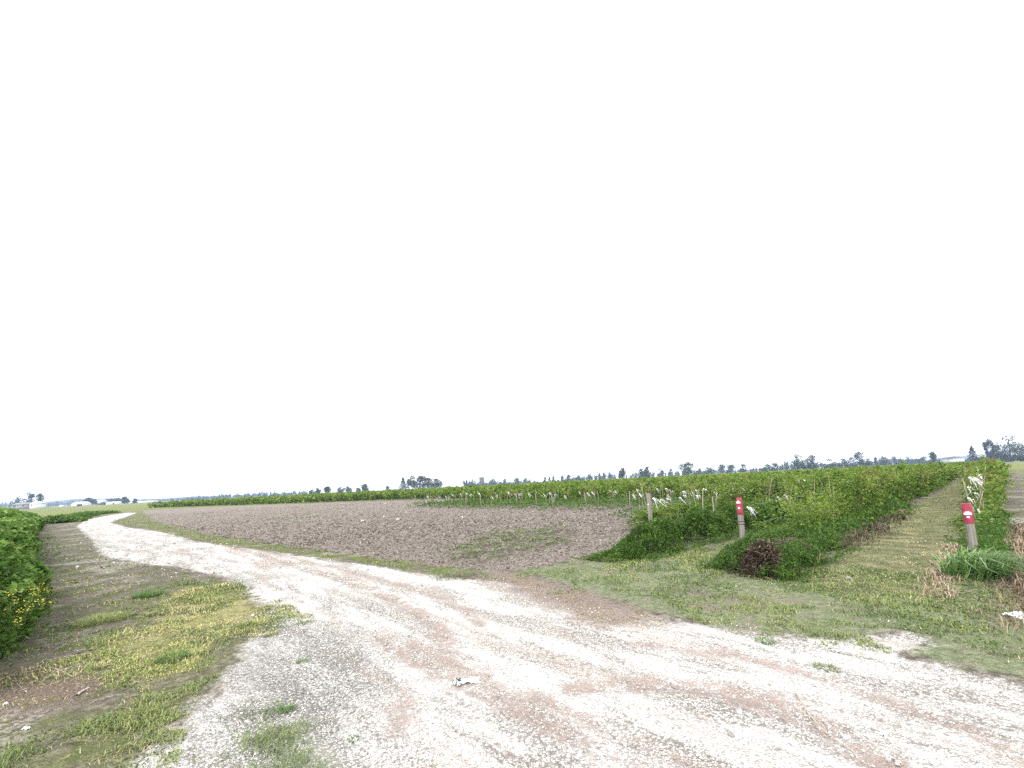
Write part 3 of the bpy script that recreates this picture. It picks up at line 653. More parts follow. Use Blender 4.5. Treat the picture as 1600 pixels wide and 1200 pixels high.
# ------------------------------------------------------------------ white baling twine hanging from the rows
TW = [  # row, pixel x, pixel y, strands, length, label
    (2, 1020, 779, 9, .46, 'big frayed white twine tuft on the wire right beside the bare grey post'),
    (2, 1032, 781, 6, .46, 'second white twine tuft along the wire from the bare grey post'),
    (2, 1043, 780, 4, .22, 'small third white twine tuft along the wire from the bare grey post'),
    (2, 1062, 778, 7, .26, 'fourth white twine tuft along the wire from the bare grey post'),
    (3, 1068, 774, 5, .24, 'small white twine tuft on a cane beside the fourth tuft from the bare grey post'),
    (2, 1089, 774, 8, .30, 'dense white twine tuft left of the tallest pale cane above the weedy mound'),
    (3, 1040, 764, 4, .26, 'white twine scrap above and beyond the first tufts by the bare grey post'),
    (3, 1067, 768, 6, .30, 'thin white twine tuft above the fourth tuft from the bare grey post'),
    (3, 1087, 766, 5, .26, 'white twine wisp just above the dense tuft by the tallest pale cane'),
    (3, 1099, 764, 5, .34, 'white twine knotted to the top of the tallest pale cane above the mound'),
    (3, 1116, 770, 7, .36, 'white twine tuft hanging midway between tallest pale cane and slim red topped post'),
    (3, 1140, 763, 8, .48, 'long white twine tuft left of and above the slim red topped post'),
    (3, 1152, 764, 4, .28, 'small white twine tuft straight above the slim red topped post'),
    (3, 1158, 762, 7, .36, 'white twine tuft just beyond the top of the slim red topped post'),
    (3, 1166, 762, 6, .36, 'white twine tuft right of the one beyond the slim red topped post'),
    (3, 1181, 760, 7, .34, 'white twine tuft next left of the leaning forked cane'),
    (3, 1195, 757, 5, .30, 'white twine wisp on top of the leaning forked cane'),
    (3, 1206, 758, 6, .30, 'white twine tuft on the cane next right of the leaning forked one'),
    (3, 1218, 756, 6, .26, 'white twine tuft on the pair of upright canes right of the leaning one'),
    (1, 1168, 793, 14, .36, 'bright white twine bundle blowing off the back of the slim red topped post'),
    (2, 1214, 777, 7, .32, 'stiff white twine tuft low on the row behind the brush pile, left of a pair'),
    (2, 1225, 774, 10, .34, 'stiff white twine tuft low on the row behind the brush pile, right of a pair'),
    (2, 1246, 749, 5, .24, 'short white twine scrap hooked at the top of a tall bare cane'),
    (2, 1255, 750, 5, .22, 'flat white twine scrap beside the one on top of the tall bare cane'),
    (2, 1254, 764, 10, .46, 'long white twine streamer halfway up the tall bare cane'),
    (2, 1247, 768, 5, .20, 'small white twine knot left of the long streamer on the tall bare cane'),
    (2, 1264, 763, 4, .38, 'thin white twine wisp just right of the long streamer'),
    (2, 1276, 757, 7, .36, 'faint white twine tuft between the long streamer and the dense leafy wall'),
    (2, 1297, 753, 6, .36, 'thin white twine tuft at the start of the dense leafy wall'),
    (1, 1315, 750, 12, .30, 'wide white twine tuft on the dense leafy wall, nearer the lane'),
    (1, 1326, 750, 10, .30, 'second half of the wide white twine tuft on the dense leafy wall'),
    (0, 1514, 746, 14, .36, 'large white twine mass hanging beside the grey mid row post'),
    (0, 1520, 749, 12, .36, 'second large white twine mass right of the grey mid row post'),
    (0, 1530, 743, 8, .34, 'pale thin twine fringe against the leafy row right of the grey mid row post'),
    (0, 1512, 762, 6, .24, 'small low twine tuft under the large white mass by the mid row post'),
    (0, 1523, 771, 7, .22, 'low white twine tuft between the mid row post and the thick red topped post'),
    (0, 1513, 779, 7, .20, 'white twine tuft just above the thick red topped post'),
    (0, 1528, 797, 9, .17, 'white twine tuft sticking out right of the red cap in the grass tuft'),
]
def twine(row, px, py, n, L, label):
    d = ray(px, py); e = ROW_E[row]
    # where the sight line to it crosses the plane of its row
    k_ = (E_ROW @ P2 + e) / (E_ROW @ d[:2]); p = np.array([d[0] * k_, d[1] * k_, EYE + d[2] * k_])
    G = Geo(); m = 7; q = np.linspace(0, 1, m)
    a = rng.normal(0, .010, (n, 3)) * np.array([1, 1, .5]); 
    wind = np.array([.66, -.25, 0.]) ; wind = wind / np.linalg.norm(wind)
    n = max(3, int(n * .7)); a = a[:n]; l = .6 * L * rng.uniform(.4, 1.1, n); sp = rng.normal(0, .25, (n, 3))
    dirs = wind[None] * rng.uniform(.45, .85, (n, 1)) + sp
    P = a[:, None, :] + dirs[:, None, :] * (l[:, None] * q[None])[..., None]
    P[..., 2] += -(l[:, None] * (.75 * q[None] ** 1.4)) + .05 * np.sin(q * np.pi)[None] * l[:, None] + .02 * np.sin(q[None] * 9 + rng.uniform(0, 6, (n, 1)))
    r = math.hypot(p[0], p[1])
    tubes(G, P, max(.0025, .00034 * r) * rng.uniform(.6, 1.4, n), .5, 4)
    kn = rand_dirs(1)
    G.add(np.array([(1, 0, 0), (0, 1, 0), (-1, 0, 0), (0, -1, 0), (0, 0, 1), (0, 0, -1)]) * .022 + a.mean(0), T=[(0, 1, 4), (1, 2, 4), (2, 3, 4), (3, 0, 4), (1, 0, 5), (2, 1, 5), (3, 2, 5), (0, 3, 5)])
    o = G.build('twine_tuft', M['twine']); o.location = p
    tag(o, label, 'twine', 'white twine tufts on the berry rows')
for t_ in TW: twine(*t_)
# small pale ties along the far row ends
for i in range(4, 15):
    e = ROW_E[i]
    for j in range(3):
        t = start_t(e) - 4 + j * 2.1 + random.uniform(-.7, .7); q = te(t, e); n = random.randint(3, 6)
        G = Geo(); m = 4; qq = np.linspace(0, 1, m)
        P = np.zeros((n, m, 3)); P += (rng.normal(0, .04, (n, 1, 3))); P[..., 0] += qq * .12; P[..., 2] -= qq[None] * rng.uniform(.1, .25, (n, 1))
        tubes(G, P, .009, .5, 3); o = G.build('twine_tie', M['twine']); o.location = (q[0], q[1], random.uniform(.75, 1.0))
        tag(o, 'tiny white twine tie on thin canes along the tilled field edge', 'twine', 'tiny twine ties on the far row ends')

# ------------------------------------------------------------------ single canes that stand clear above the mound and the regrowth
for (row, bx, by, tx, ty, lab) in [
    (2, 1097, 822, 1097, 764, 'tallest pale bare cane standing out of the weedy mound'),
    (2, 1113, 818, 1114, 776, 'thin bare cane right of the tallest one on the weedy mound'),
    (2, 1138, 812, 1137, 792, 'short broken cane right of two thin ones on the weedy mound'),
    (3, 1194, 797, 1198, 757, 'leaning forked pale cane behind the slim red topped post'),
    (3, 1209, 795, 1209, 758, 'upright pale cane next right of the leaning forked one'),
    (3, 1219, 793, 1220, 755, 'pale cane of the upright pair, left one'),
    (3, 1222, 792, 1222, 756, 'pale cane of the upright pair, right one'),
    (2, 1252, 786, 1251, 748, 'tall bare cane carrying the long white twine streamer'),
    (1, 1345, 793, 1344, 769, 'short pale stake at the foot of the dense leafy wall'),
    ]:
    e = ROW_E[row]
    def on_row(px, py):
        d = ray(px, py); k_ = (E_ROW @ P2 + e) / (E_ROW @ d[:2]); return np.array([d[0] * k_, d[1] * k_, EYE + d[2] * k_])
    tp = on_row(tx, ty); bs = on_row(bx, by); bs = np.array([bs[0] * .5 + tp[0] * .5, bs[1] * .5 + tp[1] * .5, 0.]); bs[2] = float(zs(bs[0], bs[1])) - .05
    q = np.linspace(0, 1, 6)[:, None]; P = (tp - bs)[None] * q
    P[:, :2] += rng.normal(0, .012, (6, 2))
    r = math.hypot(bs[0], bs[1]); G = Geo(); tubes(G, P[None], np.linspace(max(.010, .0009 * r), max(.006, .0006 * r), 6)[None], .9, 6)
    if 'forked' in lab: tubes(G, (P[4] + (np.array([-.05, .1, .16])) * np.linspace(0, 1, 6)[:, None])[None], .008, .9, 6)
    o = G.build('bare_cane', M['cane']); o.location = bs; tag(o, lab, 'cane', 'bare canes clear of the leaves')

# ------------------------------------------------------------------ weedy mounds at the row feet
def mound(name, e, t0, t1, w, h, n, label, tint=(.05, .9), mat='weed_leaf', blade=.28, smin=.035, taper=.7, lie=None, hn=.5):
    t0 = t0 - .15; n = int(n * 1.1)
    t = rng.uniform(t0, t1, n); u_ = np.clip(rng.normal(0, .62, n), -1.9, 1.9)
    prof = np.maximum(np.sqrt(np.clip(1 - u_ ** 2, 0, 1)), .22 * (1.9 - np.abs(u_))) * np.clip((t - t0) / taper, 0.1, 1) ** .45 * np.clip((t1 - t) / 1.0, .2, 1)
    hl = h * np.clip(1 - hn / 2 + hn * 1.6 * (fbm(t * 2.1, u_ * 1.6 + 3, int(n) % 97, 3) - .3), .1, 1.3) * prof
    q = P2[None] + D_ROW[None] * t[:, None] + E_ROW[None] * (e + u_ * w * (.8 + .5 * vnoise(t * 1.1, t * 0, 5)))[:, None]
    r = np.hypot(q[:, 0], q[:, 1]); base = zz(q[:, 0], q[:, 1])
    keep = (rng.uniform(0, 1, n) < np.clip((9 / r) ** 1.3, 0, 1)) & (vnoise(t * 3.4, u_ * 2.6 + 4, 6) + rng.uniform(-.2, .2, n) > .38)
    q, r, base, hl, t, u_ = q[keep], r[keep], base[keep], hl[keep], t[keep], u_[keep]; N = len(q)
    lay = rng.uniform(0, 1, N) ** .45
    P = np.stack([q[:, 0], q[:, 1], base + hl * lay], 1)
    tint_ = np.clip(rng.uniform(*tint, N) * .6 + .55 * (fbm(t * 1.5, u_ * 2, 21) - .2) * tint[1], 0, .98)
    isb = rng.uniform(0, 1, N) < blade
    G = Geo()
    leaves(G, P[~isb], np.maximum(smin, .0042 * r[~isb]) * u((~isb).sum(), .6, 1.7), tint_[~isb], .5)
    Pb = P[isb].copy(); Pb[:, 2] -= .06
    blades(G, Pb, u(isb.sum(), .07, .20), np.maximum(.005, .0010 * r[isb]), u(isb.sum(), .4, 1.6), tint_[isb])
    o = G.build(name, M[mat]); return kind(o, 'stuff', label, 'weeds')
mound('weeds', 1.75, -1.35, 8.5, .50, .72, 80000, 'knee high green weed mound along the row of the bare grey post', hn=.7)
mound('weeds', 1.9, -1.9, -.8, .5, .3, 3500, 'lower ragged weeds trailing off the green mound')
mound('weeds', -.35, -1.5, 3.6, .46, .42, 24000, 'green weeds around the slim red topped post and brush pile')
mound('weeds', -1.05, -1.7, 1.8, .30, .40, 14000, 'green weed clumps just right of the dark brush pile')
mound('weeds', -.62, 1.8, 14, .42, .34, 22000, 'green weeds along the lane edge of the tall berry row')
mound('weeds', -3.15, .3, 11, .32, .28, 14000, 'green weeds running back from the grass tuft along the twine row')
for i in range(4, 15):
    e = ROW_E[i]; a = start_t(e)
    mound('weeds', e, a - 5.5, a + 2, 1.0, .5, 4500, 'weeds at the foot of the short posts along the tilled field', smin=.09)
mound('dead_weeds', -4.0, -2.6, 7.5, .62, .15, 16000, 'brown dead weeds beside the grass tuft and red capped post', (.55, 1.3), 'dead', .85, .03)
mound('dead_weeds', -3.9, -2.8, 6, .6, .16, 9000, 'pale dry stalks lying over the brown dead weeds', (.0, .7), 'straw', .95, .02)
mound('dead_weeds', -1.25, 1.5, 10.5, .28, .15, 2600, 'dark dead canes and weeds along the edge of the grassy lane', (.1, 1.), 'dead', .75, .03, hn=.8)
mound('dead_weeds', -2.8, -1.6, 3, .18, .03, 2500, 'pale straw and dead stalks along the lane in front of the grass tuft', (.4, 1.), 'straw', .8, .02)
mound('dead_weeds', 3.3, 3.0, 9, .4, .16, 5000, 'brown dead growth between the weed mound and the low berry row', (.1, 1.0), 'dead', .7, .03)

# grass tuft round the thick post
b = at(1522, 902); b[2] = float(zz(np.array([b[0]]), np.array([b[1]]))[0])
tf = thing('grass_tuft', 'lush tall green grass tuft at the foot of the thick red topped post', 'grass tuft', b)
n = 620; a = rng.uniform(0, 6.283, n); r_ = np.sqrt(rng.uniform(0, 1, n)) * .30
G = Geo(); blades(G, np.stack([np.cos(a) * r_ * 1.15, np.sin(a) * r_, np.full(n, -.02)], 1), u(n, .26, .62) * (1.1 - r_), u(n, .012, .022), u(n, .45, 1.5), np.clip(rng.beta(2, 1.6, n), 0, 1), rng.normal(-.5, 1.1, n))
G.build('blades', M['tuft'], tf)
def small_tuft(px, py, R_, h, n, label, mat='tuft', lo=0., hi=1.):
    b = at(px, py); b[2] = float(zz(np.array([b[0]]), np.array([b[1]]))[0])
    a = rng.uniform(0, 6.283, n); r_ = np.sqrt(rng.uniform(0, 1, n)) * R_
    G = Geo(); blades(G, np.stack([np.cos(a) * r_, np.sin(a) * r_, np.full(n, -.01)], 1), u(n, h * .3, h * 1.0), u(n, .0035, .007), u(n, .4, 1.5), u(n, lo, hi), a + rng.normal(0, .8, n))
    o = G.build('grass_tuft', M[mat]); o.location = b; tag(o, label, 'grass tuft', 'small grass tufts')
small_tuft(232, 932, .20, .13, 500, 'dark green grass tuft on the verge beside the yellow grass patch', 'tuft', 0, .5)
small_tuft(270, 1032, .13, .11, 350, 'dark weed tuft in the middle of the yellow grass patch', 'tuft', 0, .5)
small_tuft(447, 1105, .05, .06, 120, 'tiny green tuft alone in the grey grit at the track edge', 'tuft', 0, .6)
small_tuft(552, 1148, .035, .035, 60, 'tiniest green tuft on the open track below the pink tyre mark', 'tuft', 0, .6)
small_tuft(472, 1030, .05, .05, 90, 'small olive tuft in the grit beside the yellow grass', 'grass', .2, .5)
small_tuft(160, 970, .28, .12, 700, 'pale lime green clump of soft weeds on the verge', 'grass', .35, .62)
small_tuft(1195, 1000, .08, .05, 150, 'flat green tuft at the border of the pale track and the apron', 'tuft', .1, .7)
small_tuft(1290, 1040, .09, .05, 150, 'flat olive tuft on the pale track below the apron', 'grass', .1, .5)
small_tuft(708, 898, .42, .09, 700, 'flat green clump on the track at the tilled field corner', 'grass', .1, .5)

weed_points(APRON, 160000, 22, .4, lambda x, y: np.clip(fbm(x * 1.5, y * 1.5, 141) * 6 - 2.9, 0, .9), .05, .02, 'weeds', 'low clover and weeds among the grass of the apron', tint=(.1, .9))
weed_points(GREENL, 90000, 14, .4, lambda x, y: np.clip(fbm(x * 1.7, y * 1.7, 142) * 7 - 3.9, 0, .9), .05, .018, 'weeds', 'low broad leaved weeds among the verge grass', tint=(.05, .8))
weed_points(EARTH, 60000, 30, .3, lambda x, y: np.clip(fbm(x * 1.2, y * 1.2, 143) * 8 - 4.8, 0, .8), .06, .025, 'weeds', 'low weeds on the bare earth beside the hedge', tint=(.1, .9))
grass_patch('straw', LANE, 200000, 30, .02, lambda x, y: u(len(x), .90, 1.), 'pale straw litter lying in patches on the grassy lane', edge=.2, lean=(1.5, 3.0), keep=lambda x, y: np.clip(fbm(x * 1.1, y * 1.1, 144) * 6 - 3.0, 0, .8))
grass_patch('straw', TWIG, 60000, 9, .03, lambda x, y: u(len(x), .8, 1.), 'brown straw and twig litter on the verge', edge=.3, lean=(1.5, 3.5), keep=lambda x, y: .6 + 0 * x)
FRINGE = outline([(-60, 1090), (30, 1020), (62, 960), (76, 890), (78, 850), (84, 820), (64, 818), (50, 850), (46, 915), (20, 990), (-60, 1060)])
weed_points(FRINGE, 150000, 32, .4, lambda x, y: np.clip(fbm(x * 1.6, y * 1.6, 151) * 6 - 2.3, 0, 1), .42, .03, 'weeds', 'ragged weeds along the foot of the leafy hedge', tint=(.1, .95))
LSTRAW = outline([(1300, 905), (1390, 862), (1450, 850), (1490, 880), (1480, 938), (1400, 930), (1330, 928)])
grass_patch('straw', LSTRAW, 160000, 12, .022, lambda x, y: rng.choice([.90, .93, .96], len(x)), 'pale yellow straw spread at the mouth of the grassy lane', edge=.3, lean=(1.5, 3.2), keep=lambda x, y: np.clip(fbm(x * 2.2, y * 2.2, 171) * 6 - 2.6, .03, 1))
PSTRAW = outline([(1150, 912), (1200, 905), (1250, 912), (1240, 932), (1190, 938), (1155, 930)])
grass_patch('straw', PSTRAW, 60000, 9, .03, lambda x, y: u(len(x), .9, 1.), 'pale straw litter at the foot of the dark brush pile', edge=.12, lean=(1.5, 3.2), keep=lambda x, y: .8 + 0 * x)
for nm_, pl_, n_, rm_ in (('verge', GREENL, 60000, 14), ('bare earth', EARTH, 50000, 30), ('apron', APRON, 70000, 24)):
    grass_patch('straw', pl_, n_, rm_, .035, lambda x, y: rng.choice([.93, .97, 1.], len(x)), 'loose dry stalks scattered over the ' + nm_, edge=.3, lean=(1.2, 3.8), wmin=.0012, keep=lambda x, y: np.clip(fbm(x * 1.9, y * 1.9, 161) * 4 - 1.6, .05, .6))
# brush pile of dead canes in front of the slim post
b = at(1196, 896); b[2] = float(zz(np.array([b[0]]), np.array([b[1]]))[0])
bp = thing('brush_pile', 'dark heap of dead brown canes in front of the slim red topped post', 'brush pile', b)
n = 620; m = 5; q = np.linspace(-.5, .5, m)
ctr = rng.normal(0, 1, (n, 3)) * np.array([.15, .17, .0]); ctr[:, 2] = rng.uniform(.02, 1, n) * .52 * np.exp(-(ctr[:, 0] ** 2 + ctr[:, 1] ** 2) / .10)
dr = rand_dirs(n); dr[:, 2] = dr[:, 2] * .8 + .35
L = u(n, .1, .34)
P = ctr[:, None, :] + dr[:, None, :] * (L[:, None] * q[None])[..., None] + rng.normal(0, .012, (n, m, 3)); P[..., 2] = np.maximum(P[..., 2], .003)
G = Geo(); tubes(G, P, u(n, .003, .008), np.clip(rng.beta(1.2, 2.6, n), 0, 1), 4)
G.build('dead_canes', M['dead'], bp)['kind'] = 'stuff'
n = 3200; c_ = rng.normal(0, 1, (n, 3)) * np.array([.17, .18, 0]); c_[:, 2] = rng.uniform(0, 1, n) * .50 * np.exp(-(c_[:, 0] ** 2 + c_[:, 1] ** 2) / .10) + .01
G = Geo(); leaves(G, c_, u(n, .03, .07), np.clip(rng.beta(1, 2.6, n), 0, .9), .2); G.build('dead_leaves', M['dead'], bp)['kind'] = 'stuff'
b2 = at(1232, 880)
n = 260; P0 = rng.normal(0, 1, (n, 3)) * np.array([.22, .16, 0]); dr = np.stack([rng.normal(.7, .35, n), rng.normal(.1, .4, n), rng.normal(.05, .2, n)], 1)
P = P0[:, None, :] + dr[:, None, :] * (u(n, .2, .55)[:, None] * np.linspace(-.5, .5, 5)[None])[..., None]; P[..., 2] += .40 * np.exp(-(P0[:, :1] ** 2 + P0[:, 1:2] ** 2) / .1) ; P[..., 2] = np.maximum(P[..., 2], .004)
G = Geo(); tubes(G, P, u(n, .002, .005), u(n, .3, 1), 3); o = G.build('pale_stalks', M['dead'], bp); o.location = b2 - b; o['label'] = 'pale pinkish dry stalks at the back of the heap'; o['kind'] = 'stuff'

# ------------------------------------------------------------------ hedge along the track
hd = thing('hedge', 'dense leafy green hedge running along the edge of the track', 'hedge', (*at(40, 960)[:2], 0))
ho = np.array([*at(40, 960)[:2], 0])
base = np.array([at(*p)[:2] for p in ((-150, 1130), (-25, 1050), (24, 990), (46, 915), (50, 868), (52, 838), (64, 818))])
seg = np.linalg.norm(np.diff(base, axis=0), axis=1); cum = np.concatenate([[0], np.cumsum(seg)])
hh = [1.5, 1.62, 1.66, 1.62, 1.56, 1.4, .8]
N0 = 190000
s_ = rng.uniform(0, 1, N0) ** 1.9 * cum[-1]
bx = np.interp(s_, cum, base[:, 0]); by = np.interp(s_, cum, base[:, 1]); ht = np.interp(s_, cum, hh)
sidx = np.clip(np.searchsorted(cum, s_) - 1, 0, len(seg) - 1); dv = np.diff(base, axis=0)[sidx] / seg[sidx][:, None]; nv = np.stack([-dv[:, 1], dv[:, 0]], 1)
wd = rng.uniform(0, 1, N0) ** 1.7 * 5.0                        # depth into the hedge, denser at its face
wd = wd + 1.1 * fbm(s_ * .8, s_ * 0, 139) - .30; face = np.clip((wd + .28) / 1.1, .05, 1) ** .6
topz = ht * (.76 + .85 * (fbm(s_ * 1.2, wd * 1.2, 131, 4) - .34)) * face
zz0 = rng.uniform(0, 1, N0) ** .8
infront = rng.uniform(0, 1, N0)
z = np.where(wd < 1.0, zz0 * topz, topz * (1 - .35 * rng.uniform(0, 1, N0) ** 2))
x = bx + nv[:, 0] * (wd - .1 + .25 * (fbm(s_ * 1.3, z * 2, 133) - .5)); y = by + nv[:, 1] * (wd - .1 + .25 * (fbm(s_ * 1.3, z * 2, 133) - .5))
r = np.hypot(x, y)
kp = vnoise(s_ * 2.6, z * 2.8 + wd, 134) + rng.uniform(-.15, .15, N0) > .40
kp &= (rng.uniform(0, 1, N0) < np.clip((r / 9) ** -.3, .4, 1))
G = Geo(); sz = np.maximum(.06, .0078 * r) * u(N0, .5, 1.8)
leaves(G, np.stack([x, y, z], 1)[kp], sz[kp], np.clip(-.25 + 1.35 * fbm(s_ * 2.6, z * 3.4 + wd * 2, 135, 2) + rng.normal(0, .2, N0) + .12 * (z / 1.6), 0, 1)[kp], .55, .72)
n = 9000; i_ = rng.integers(0, N0, n); Pb = np.stack([x, y, np.maximum(0, z - .12)], 1)[i_]; blades(G, Pb, u(n, .1, .3), np.maximum(.006, .0014 * r[i_]), u(n, .2, 1.2), u(n, .3, 1))
G.build('foliage', M['hedge_leaf'], hd, origin=ho)
n = 500; i_ = rng.integers(0, N0, n); P0 = np.stack([bx + nv[:, 0] * (wd * .5 + .3), by + nv[:, 1] * (wd * .5 + .3), 0 * z], 1)[i_]
P = P0[:, None, :] + np.concatenate([rng.normal(0, .1, (n, 1, 2)), (topz[i_] * .8)[:, None, None]], 2) * np.linspace(0, 1, 4)[None, :, None]
G = Geo(); tubes(G, P, .006, u(n, 0, .5), 3); G.build('stems', M['cane'], hd, origin=ho)['kind'] = 'stuff'
# lower bushes where the hedge thins out towards the bend
def bush(px, py, w, h, n, label, group, tint=(.1, .9), mat='hedge_leaf', smin=.05):
    b = at(px, py); rr = math.hypot(b[0], b[1])
    p = rng.normal(0, 1, (n, 3)); p /= np.linalg.norm(p, axis=1, keepdims=True); p *= rng.uniform(.55, 1, (n, 1)) ** .6
    lob = .75 + .6 * vnoise(np.arctan2(p[:, 1], p[:, 0]) * 1.6 + 9, p[:, 2] * 2.2 + px, 137)
    p *= lob[:, None]
    P = p * np.array([w, w, h]); P[:, 2] = np.abs(P[:, 2])
    o = thing('bush', label, 'bush', (b[0], b[1], 0), group)
    G = Geo(); leaves(G, P, max(smin, .0052 * rr) * u(n, .6, 1.4), np.clip(u(n, *tint) * .7 + .3 * vnoise(P[:, 0] * 3, P[:, 2] * 4, 138), 0, 1), .5)
    G.build('foliage', M[mat], o)
    ns = 9; a = rng.uniform(0, 6.28, ns); P = np.zeros((ns, 4, 3)); q = np.linspace(0, 1, 4)
    P[..., 0] = np.cos(a)[:, None] * w * .6 * q; P[..., 1] = np.sin(a)[:, None] * w * .6 * q; P[..., 2] = h * .75 * q
    G = Geo(); tubes(G, P, .012, .2, 3); G.build('stems', M['cane'], o)['kind'] = 'stuff'
for j, (px, py, w, h, lab) in enumerate([(92, 817, 1.5, .55, 'low dark green bush where the tall hedge drops towards the bend'),
        (108, 812.5, 1.8, .45, 'low bush second past the end of the tall hedge'), (124, 808, 1.7, .42, 'low bush third past the end of the tall hedge, greyer green'),
        (140, 804.5, 2.0, .4, 'low spreading bush nearest the bend of the gravel track'), (154, 803, 2.2, .28, 'flat weedy bush beyond the bend of the gravel track')]):
    bush(px, py, w, h, 2600, lab, 'low bushes at the end of the hedge', (.2, 1.), 'weed_leaf')

# mustard flowers at the hedge foot
def mustard(px, py, h, label):
    b = at(px, py); b[2] = float(zg(b[0], b[1]))
    o = thing('mustard_plant', label, 'flowering plant', b, 'yellow mustard at the hedge foot')
    ns = 6; q = np.linspace(0, 1, 5); a = rng.uniform(0, 6.28, ns); ln = u(ns, .08, .22)
    P = np.zeros((ns, 5, 3)); P[..., 0] = np.cos(a)[:, None] * ln[:, None] * q ** 1.3; P[..., 1] = np.sin(a)[:, None] * ln[:, None] * q ** 1.3; P[..., 2] = (h * u(ns, .7, 1.05))[:, None] * q
    G = Geo(); tubes(G, P, .005, .6, 3)
    lp = P[:, 1:4].reshape(-1, 3); lp = np.repeat(lp, 6, 0) + rng.normal(0, .05, (len(lp) * 6, 3)); leaves(G, lp, .06, u(len(lp), .3, .9), .5)
    G.build('stems', M['weed_leaf'], o)
    for s in range(ns):
        n = 16; Pf = P[s, -1] + rng.normal(0, .022, (n, 3)); G = Geo(); leaves(G, Pf, .018, u(n, 0, 1), .8, .9); G.build('blossom', M['petal'], o)
for px, py, h, lab in [(16, 1020, .6, 'yellow mustard plant at the very edge of the hedge foot, largest flowers'), (30, 1005, .62, 'second yellow mustard plant along the hedge foot from the picture edge'),
        (42, 998, .5, 'third yellow mustard plant along the hedge foot, flowers low'), (58, 968, .5, 'yellow mustard plant standing highest against the hedge'), (66, 962, .35, 'short yellow mustard plant farthest out from the hedge foot'), (2, 1034, .5, 'yellow mustard plant lowest in the picture at the hedge foot')]:
    mustard(px, py, h, lab)

# ------------------------------------------------------------------ litter, sticks and stones
def crumple(name, px, py, pts_w, pts_h, n, amp, mat, label, cat, rz=0, group=None, thick=.002):
    b = at(px, py); b[2] = float(zz(np.array([b[0]]), np.array([b[1]]))[0])
    gx, gy = np.meshgrid(np.linspace(-.5, .5, n), np.linspace(-.5, .5, n), indexing='ij'); sd = random.randint(0, 999)
    edge = 1 + .35 * (vnoise(np.arctan2(gy, gx) * 1.4 + 7, gx * 0 + sd, sd) - .5)
    X = gx * pts_w * edge; Y = gy * pts_h * edge
    Z = amp * (.35 + np.abs(fbm(gx * 4.2 + sd, gy * 4.2, sd, 3) - .45) * 2.6 - 1.2 * (gx ** 2 + gy ** 2)); Z = np.maximum(Z, .002)
    top = np.stack([X, Y, Z + thick], -1).reshape(-1, 3); bot = np.stack([X, Y, Z], -1).reshape(-1, 3)
    ix_ = np.arange(n * n).reshape(n, n); q = np.stack([ix_[:-1, :-1], ix_[1:, :-1], ix_[1:, 1:], ix_[:-1, 1:]], -1).reshape(-1, 4)
    bd = np.concatenate([ix_[:-1, 0], ix_[-1, :-1], ix_[:0:-1, -1], ix_[0, :0:-1]])
    side = np.stack([bd, np.roll(bd, -1), np.roll(bd, -1) + n * n, bd + n * n], -1)
    G = Geo(); G.add(np.concatenate([top, bot]), Q=np.concatenate([q, q[:, ::-1] + n * n, side]))
    o = G.build(name, M[mat]); o.location = b; o.rotation_euler = (0, 0, rz)
    return tag(o, label, cat, group) if label else o
rg = thing('plastic_wrapper', 'crumpled white and dark plastic wrapper lying on the gravel track', 'litter', (*at(722, 1063)[:2], float(zz(np.array([at(722, 1063)[0]]), np.array([at(722, 1063)[1]]))[0])))
for nm, mt, w, h, amp, off, rz in (('white_sheet', 'plastic_white', .17, .085, .022, (.05, .014), .1), ('dark_fold', 'plastic_dark', .075, .05, .026, (-.035, .01), .6), ('torn_strip', 'plastic_white', .06, .028, .022, (-.055, -.01), 1.1), ('torn_strip', 'plastic_white', .055, .026, .022, (-.028, -.028), 1.9)):
    o = crumple(nm, 722, 1063, w, h, 14, amp, mt, None, None); o.location = (off[0], off[1], .002); o.rotation_euler = (0, 0, rz); o.parent = rg
crumple('plastic_sheet', 1594, 962, .26, .2, 16, .025, 'plastic_white', 'crumpled white plastic sheet on the grass by the dead weeds', 'litter', .3)
for px, py, w, lab in [(621, 812, .55, 'white scrap farthest forward of the scraps on the tilled field'), (600, 808, .4, 'white scrap next to the largest one on the tilled field'), (635, 801, .4, 'white scrap right of and beyond the largest one on the tilled field'), (602, 787, .4, 'pale scrap near the far edge of the tilled field'), (566, 814, .35, 'pale scrap left of the other scraps on the tilled field'), (722, 808, .4, 'pale scrap nearest the low weeds on the tilled field')]:
    crumple('scrap', px, py, w * .45, w * .2, 8, .06, 'plastic_white', lab, 'litter', random.uniform(0, 3), 'pale scraps on the tilled field')
for px, py, w, lab in [(42, 1139, .055, 'white paper scrap in the grass at the near corner of the verge'), (9, 1101, .03, 'small white paper scrap below the brown twigs'), (121, 886, .10, 'white scrap on bare earth beside the hedge'), (1381, 1143, .06, 'white paper scrap lying on the track right of the long stick')]:
    crumple('paper_scrap', px, py, w, w * .6, 9, .02, 'plastic_white', lab, 'litter', random.uniform(0, 3), 'paper scraps on the ground')
def stick(pts, rad_, label, mat='bare_wood', group=None, name='stick'):
    P = np.array([at(*p) for p in pts]); P[:, 2] = zz(P[:, 0], P[:, 1]) + rad_ * .8
    b = P[0].copy(); t = np.linspace(0, len(P) - 1, 4 * len(P)); Pi = np.stack([np.interp(t, range(len(P)), P[:, j]) for j in range(3)], 1) - b
    Pi[1:-1] += rng.normal(0, .0025, Pi[1:-1].shape)
    G = Geo(); tubes(G, Pi[None], np.linspace(rad_, rad_ * .5, len(Pi))[None], .5, 6); o = G.build(name, M[mat]); o.location = b
    return tag(o, label, 'stick', group)
stick([(1243, 1079), (1262, 1110), (1283, 1135), (1310, 1153), (1342, 1176)], .006, 'long thin pale stick bent across the near right of the track')
